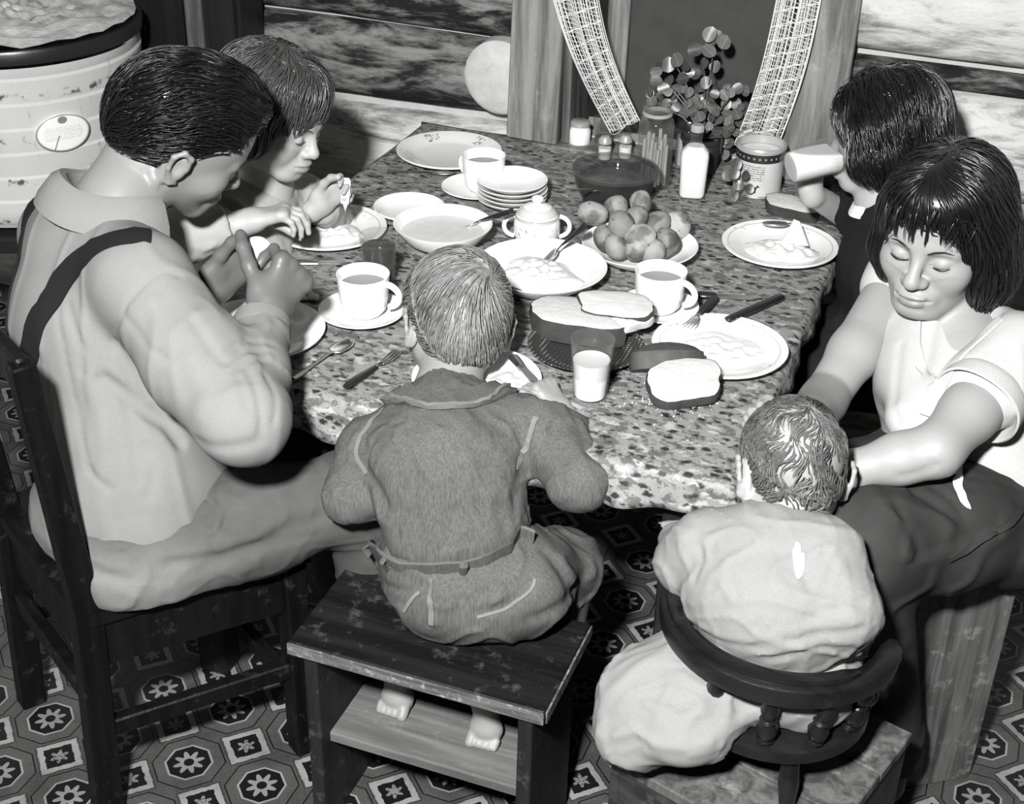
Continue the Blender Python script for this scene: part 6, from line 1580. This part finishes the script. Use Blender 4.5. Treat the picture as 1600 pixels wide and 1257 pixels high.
sax = nrm(J['le']-J['ls']); srow = frame(sax, CU); srow = np.array([srow[0], srow[2], sax])
collar('sleeve_hem', J['ls']*.60+J['le']*.40, srow, .060, .060, 0, 2*math.pi, [(-.006, -.02), (.004, -.012), (.010, .010), (.011, .030), (.008, .032), (.004, .026)], M['blouse'], blo, .002, 48)
ribbon('lapel', S, hits(S, [(1560, 500), (1528, 532), (1500, 562), (1478, 592), (1462, 622), (1448, 652)]), .026, M['blouse'], blo, .004, 26)
ribbon('lapel', S, hits(S, [(1432, 505), (1430, 540), (1440, 575), (1458, 602)]), .018, M['blouse'], blo, .003, 20)
T = SDF()
T.chain([J['pel']+V(0, 0, -.02), J['wai']+V(0, 0, -.02)], [.118, .10], .03, mL, 1.36)
T.chain([J['pel']+mL*.075+V(0, 0, -.01), J['lk']*.5+J['pel']*.5+mL*.03, J['lk']], [.105, .098, .080], .05); T.chain([J['pel']-mL*.075+V(0, 0, -.01), J['rk']], [.105, .075], .05)
T.chain([J['lk'], V(J['lk'][0]+.10, J['lk'][1]+.16, .15)], [.075, .06], .04); T.chain([J['rk'], V(J['rk'][0]+.06, J['rk'][1]+.10, .12)], [.072, .055], .04)
T.creases([([(1430, 770), (1480, 800), (1530, 840)], .007, .008), ([(1400, 790), (1420, 830), (1440, 860)], .006, .010), ([(1340, 890), (1440, 870), (1560, 820)], .007, .008), ([(1360, 770), (1350, 830)], .005, .012), ([(1460, 760), (1520, 820), (1560, 830)], .006, .008), ([(1500, 740), (1540, 750), (1590, 760)], .005, .008)])
T.wrinkle(.003, 36, 55)
T.ops.append(('c', lambda p: np.where(((p-bA.astype(np.float32)) @ e2.astype(np.float32) > 0), bz+.006-p[:, 2], -1).astype(np.float32), None, 0, 0))
slk = T.obj('dark_slacks', M['dark_slacks'], mo, .006, [], [])
ribbon('pocket_lining', T, hits(T, [(1500, 730), (1492, 755), (1500, 778), (1516, 796)]), .016, M['slit'], slk, .0015, 18, taper=True)
ribbon('side_placket', T, hits(T, [(1595, 790), (1570, 822), (1530, 848), (1480, 872)]), .010, M['dark_slacks'], slk, .003, 14)
for ft in (V(J['lk'][0]+.10, J['lk'][1]+.15, 0), V(J['rk'][0]+.06, J['rk'][1]+.09, 0)):
    s_ = SDF(); s_.chain([ft+V(0, .02, .055), ft+V(-.05, -.09, .035)], [.04, .032], .02); s_.cap(ft+V(0, .02, .05), ft+V(0, .02, .13), .036, .036, .02); s_.ops.append(('c', lambda p: .002-p[:, 2], None, 0, 0)); s_.obj('shoe', M['shoe'], mo, .007, [], None)
# hair: shoulder-length with a parted fringe
H = SDF().at(hr, ho, hs_)
H.ell((0, -.012, .036), (.089, .110, .096), .01); H.ell((0, -.060, -.035), (.086, .062, .105), .03)
H.chain([(-.074, .008, .03), (-.084, .004, -.04), (-.080, -.012, -.10)], [.030, .032, .028], .02, (0, 1, 0), 1.35); H.chain([(.068, .004, .03), (.074, .0, -.04), (.072, -.012, -.085)], [.026, .026, .020], .02, (0, 1, 0), 1.3)
H.sub((0, .118, -.045), (.062, .085, .088), .01); H.sub((0, .10, .0), (.060, .06, .06), .015)
H.ell((0, .048, .078), (.066, .052, .036), .02); H.at(np.eye(3), (0, 0, 0))
gd = hr @ V(0, 0, -1)
def flow_m(q): return unit(np.stack([(q[:, 0]-.02)*14*np.clip((q[:, 2])*12, 0, 1), .0*q[:, 1]-.25*np.clip(q[:, 2]*8, 0, 1), -np.ones(len(q))], 1)+gd*.35)
hairdo(mo, H, LH((0, -.01, .02)), M['hair_dark'], 3800, flow_m, lambda q: np.clip(.10+(q[:, 2]+.02)*1.1, .05, .23), .0013, hr, ho, hs_, lambda q: (q[:, 2] > -.08), 15, lift=.006, jit=.10, seg=9)
F_ = SDF().at(hr, ho, hs_); F_.ell((0, .030, .036), (.074, .078, .076), .01); F_.at(np.eye(3), (0, 0, 0))
def flow_fr(q): return unit(np.stack([.5*np.sign(q[:, 0]-.012)*(np.abs(q[:, 0])*8)+.25*np.sin(q[:, 0]*260), .6+0*q[:, 1], -np.ones(len(q))], 1))
hairdo(mo, F_, LH((0, .03, .03)), M['hair_dark'], 170, flow_fr, .056, .0016, hr, ho, hs_, lambda q: (q[:, 1] > .045) & (q[:, 2] > .072) & (np.abs(q[:, 0]) < .06), 16, lift=.008, jit=.12, cap=False, name='fringe')

# ---------------------------------------------------------------- the girl drinking milk
gr = empty('person', V(-.16, 2.68, 0), 'dark-haired girl in a black dress drinking a glass of milk', 'person')
J = dict(nek=PD(1383, 305, 2.70), upp=PD(1385, 345, 2.72), che=PD(1385, 420, 2.76), pel=PD(1385, 560, 2.85), rs=PD(1345, 330, 2.82), ls=PD(1425, 365, 2.60), re=PD(1325, 330, 2.86), rw=PD(1268, 303, 2.75), le=PD(1425, 470, 2.62), lw=PD(1390, 560, 2.70))
J['re'] = PD(1335, 345, 2.92)
gF = nrm(V(-.85, -.35, 0)); gR = np.cross(gF, V(0, 0, 1))
hr = frame(cv(-.90, -.10, .22), cv(-.06, .93, -.36)); ho = PD(1383, 210, 2.66); hs_ = .98
B = SDF(); LH = head(B, hr, ho, hs_, .8)
B.chain([J['upp'], J['nek'], LH((0, -.02, -.055))], [.05, .042, .046], .03); B.chain([J['pel'], J['che'], J['upp']], [.08, .075, .055], .04, gR, 1.3)
B.chain([J['rs'], J['re'], J['rw']], [.034, .030, .022], .02); B.chain([J['ls'], J['le'], J['lw']], [.034, .029, .021], .02)
gl_a, gl_b = PD(1229, 264, 2.64), PD(1306, 240, 2.655)
hand(B, J['rw'], cv(-.35, .85, -.35), cv(.35, .25, -.9), 1, .135, [(.7, .7, .5)]*4, thumb=cv(.2, .8, -.5)); hand(B, J['lw'], cv(-1, 0, .2), cv(0, -1, 0), -1, .13)
for s in (-1, 1): B.chain([J['pel']+gR*.06*s, J['pel']+gR*.07*s+gF*.30+V(0, 0, -.01), J['pel']+gR*.07*s+gF*.30+V(0, 0, -.38)], [.06, .048, .035], .02); B.cap(J['pel']+gR*.07*s+gF*.30+V(0, 0, -.40), J['pel']+gR*.07*s+gF*.40+V(0, 0, -.41), .03, .022, .02)
B.obj('body', M['skin_child'], gr, .009, [(ho-.15, ho+.15, .003), (PD(1275, 285, 2.70)-.10, PD(1275, 285, 2.70)+.09, .003)], face_paint(LH, hs_, .8))
S = SDF(); S.chain([J['pel'], J['che'], J['upp']], [.10, .088, .064], .04, gR, 1.32); S.cap(J['upp'], J['rs'], .05, .048, .03); S.cap(J['upp'], J['ls'], .05, .048, .03); S.chain([J['ls'], J['ls']*.5+J['le']*.5], [.05, .046], .02); S.chain([J['rs'], J['rs']*.55+J['re']*.45], [.05, .046], .02)
S.ell(J['pel']+gF*.12, (.16, .16, .085), .05); S.wrinkle(.002, 40, 61); dr = S.obj('black_dress', M['dark_dress'], gr, .008, [], [])
cax = nrm(V(0, 0, 1)+gF*.25); crow = np.array([gR, np.cross(cax, gR), cax])
collar('lace_collar', J['nek']+V(0, 0, -.016), crow, .046, .046, -.2, 2*math.pi-.5, [(0, 0), (.003, .010), (.007, .012), (.016, .002), (.022, -.008), (.020, -.010), (.011, .000), (.005, .004)], M['lace'], dr, .004, 60)
H = SDF().at(hr, ho, hs_)
H.ell((0, -.014, .034), (.090, .112, .096), .01); H.ell((0, -.045, -.03), (.092, .082, .082), .03)
for s in (-1, 1): H.chain([(s*.078, .020, .03), (s*.086, .022, -.03), (s*.080, .006, -.066)], [.026, .028, .024], .02, (0, 1, 0), 1.5)
H.sub((0, .125, -.03), (.066, .075, .10), .01); H.sub((0, -.02, -.125), (.09, .10, .035), .01); H.wrinkle(.003, 75, 64); H.at(np.eye(3), (0, 0, 0))
def flow_g(q): return unit(np.stack([q[:, 0]*10*np.clip(q[:, 2]*10, 0, 1)+.22*np.sin(q[:, 2]*130+q[:, 1]*60), .25*np.sin(q[:, 2]*110+q[:, 1]*90)-.15, -np.ones(len(q))], 1))
hairdo(gr, H, LH((0, -.01, .02)), M['hair_dark'], 2300, flow_g, lambda q: np.clip(.07+(q[:, 2]+.02)*1.0, .04, .17), .0013, hr, ho, hs_, lambda q: (q[:, 2] > -.06), 25, lift=.008, jit=.15, seg=9)
# her glass of milk, tipped to her mouth
ga = gl_b-gl_a; ax = nrm(ga); rw_ = frame(ax, CU); R3 = np.array([rw_[0], rw_[2], ax]); L_ = .105
gm = empty('drinking_glass', gl_a, 'tilted glass of milk held to the mouth of the girl in black', 'glass')
def lat(prof, n=36):
    v = []; f = []
    for r, z in prof:
        for i in range(n): t = 2*math.pi*i/n; v.append(gl_a+ax*z+R3[0]*r*math.cos(t)+R3[1]*r*math.sin(t))
    for j in range(len(prof)-1):
        for i in range(n): f.append((j*n+i, j*n+(i+1) % n, (j+1)*n+(i+1) % n, (j+1)*n+i))
    return MB().add(v, f)
wc(lat([(.0, 0), (.029, 0), (.030, .004), (.037, L_), (.0352, L_), (.0275, .007), (0, .007)]), 'body', M['glass'], gm)
# milk lies level in the tilted glass
ml = SDF()
def milkfn(p):
    q = p-gl_a.astype(np.float32); z_ = q @ ax.astype(np.float32); r_ = np.sqrt(np.maximum((q*q).sum(1)-z_*z_, 0)); return np.maximum(np.maximum(r_-(.0275+.0075*z_/L_), .008-z_), z_-L_+.004)
ml._reg('u', milkfn, gl_a+ax*L_/2, .08, 0); ml.ops.append(('c', lambda p: p[:, 2]-(gl_b[2]+.010), None, 0, 0))
ml.obj('milk', M['milk'], gm, .0025, [], None)

# ---------------------------------------------------------------- the girl beside the man
gg = empty('person', V(-1.52, 2.40, 0), 'brown-haired girl in a pale dress eating beside the man, looking down at her plate', 'person')
J = dict(nek=PD(418, 285, 2.74), upp=PD(405, 320, 2.76), che=PD(385, 400, 2.80), pel=PD(375, 520, 2.88), rs=PD(335, 335, 2.66), ls=PD(470, 310, 2.86), re=PD(262, 378, 2.56), rw=PD(385, 347, 2.60), le=PD(520, 345, 2.92), lw=PD(500, 318, 2.76))
gF = nrm(V(.80, .30, 0)); gR = np.cross(gF, V(0, 0, 1))
hr = frame(cv(.80, -.47, -.16), cv(.42, .76, -.48)); ho = PD(424, 178, 2.64); hs_ = 1.00
B = SDF(); LH = head(B, hr, ho, hs_, .75)
B.chain([J['upp'], J['nek'], LH((0, -.02, -.055))], [.05, .042, .046], .03); B.chain([J['pel'], J['che'], J['upp']], [.08, .075, .055], .04, gR, 1.3)
B.chain([J['rs'], J['re'], J['rw']], [.036, .032, .023], .02); B.chain([J['ls'], J['le'], J['lw']], [.034, .029, .021], .02)
hand(B, J['rw'], cv(.95, .22, -.05), cv(.25, -.85, .45), 1, .155, [(.5, .6, .4), (.6, .7, .4), (.65, .8, .4), (.7, .8, .5)], thumb=cv(.85, -.35, .5), tcurl=(.2, .3))
hand(B, J['lw']+cv(-.01, -.01, .0), cv(.75, .62, -.1), cv(.25, -.55, -.8), -1, .14, [(.8, .9, .5), (.9, 1.0, .5), (1.0, 1.0, .6), (1.0, 1.0, .6)], thumb=cv(.5, .6, -.6))
for s in (-1, 1): B.chain([J['pel']+gR*.06*s, J['pel']+gR*.07*s+gF*.30, J['pel']+gR*.07*s+gF*.30+V(0, 0, -.35)], [.06, .048, .035], .02); B.cap(J['pel']+gR*.07*s+gF*.30+V(0, 0, -.37), J['pel']+gR*.07*s+gF*.40+V(0, 0, -.385), .03, .022, .02)
lashes(gg, B, LH, hs_, M['hair_girl'])
B.obj('body', M['skin_child'], gg, .009, [(ho-.15, ho+.15, .0025), (PD(430, 330, 2.62)-.085, PD(430, 330, 2.62)+.085, .0026), (PD(520, 295, 2.74)-.085, PD(520, 295, 2.74)+.085, .0028)], face_paint(LH, hs_, .75, .25, .55, .25))
S = SDF(); S.chain([J['pel'], J['che'], J['upp']], [.10, .09, .066], .04, gR, 1.32); S.cap(J['upp'], J['rs'], .052, .052, .03); S.cap(J['upp'], J['ls'], .052, .05, .03)
S.chain([J['rs'], J['re']], [.052, .050], .02); S.chain([J['re'], J['re']*.22+J['rw']*.78], [.050, .040], .02); S.chain([J['ls'], J['le']], [.05, .042], .02); S.chain([J['le'], J['lw']*.7+J['le']*.3], [.042, .034], .02); S.ell(J['pel']+gF*.12, (.16, .16, .085), .05)
S.creases([([(270, 365), (310, 380), (350, 375)], .004, .006), ([(280, 395), (320, 398), (355, 390)], .005, .006)]); S.wrinkle(.002, 45, 71)
S.ops.append(('c', lambda p, q=(J['rw']*.76+J['re']*.24).astype(np.float32), n=nrm(J['rw']-J['re']).astype(np.float32): np.where(((p-q)**2).sum(1) < .0049, (p-q) @ n, -1).astype(np.float32), None, 0, 0))
S.obj('pale_dress', M['girl_dress'], gg, .006, [], [])
H = SDF().at(hr, ho, hs_)
H.ell((0, -.016, .036), (.090, .112, .096), .01); H.ell((0, -.055, -.02), (.088, .070, .085), .03); H.ell((0, .042, .078), (.064, .046, .036), .02)
for s in (-1, 1): H.chain([(s*.078, .010, .03), (s*.084, .002, -.03), (s*.078, -.012, -.06)], [.024, .026, .022], .02, (0, 1, 0), 1.3)
H.sub((0, .125, -.035), (.075, .072, .082), .01); H.wrinkle(.0025, 85, 74); H.at(np.eye(3), (0, 0, 0))
def flow_l(q): return unit(np.stack([(q[:, 0]-.01)*11*np.clip(q[:, 2]*10, 0, 1)+.25*np.sin(q[:, 1]*95+q[:, 2]*70), .35*np.clip((q[:, 1]+.0)*14, -1, 1)+.25*np.sin(q[:, 2]*100), -np.ones(len(q))], 1))
hairdo(gg, H, LH((0, -.01, .02)), M['hair_girl'], 2300, flow_l, lambda q: np.clip(.06+(q[:, 2]+.02)*.8, .04, .13), .0013, hr, ho, hs_, lambda q: (q[:, 2] > -.06), 35, lift=.008, jit=.16, seg=9)
knife(PD(541, 278, 2.72), PD(538, 330, 2.73)+V(.0, 0, -.0), 'table knife held upright by its pale handle over the mash', 'bone', .78)
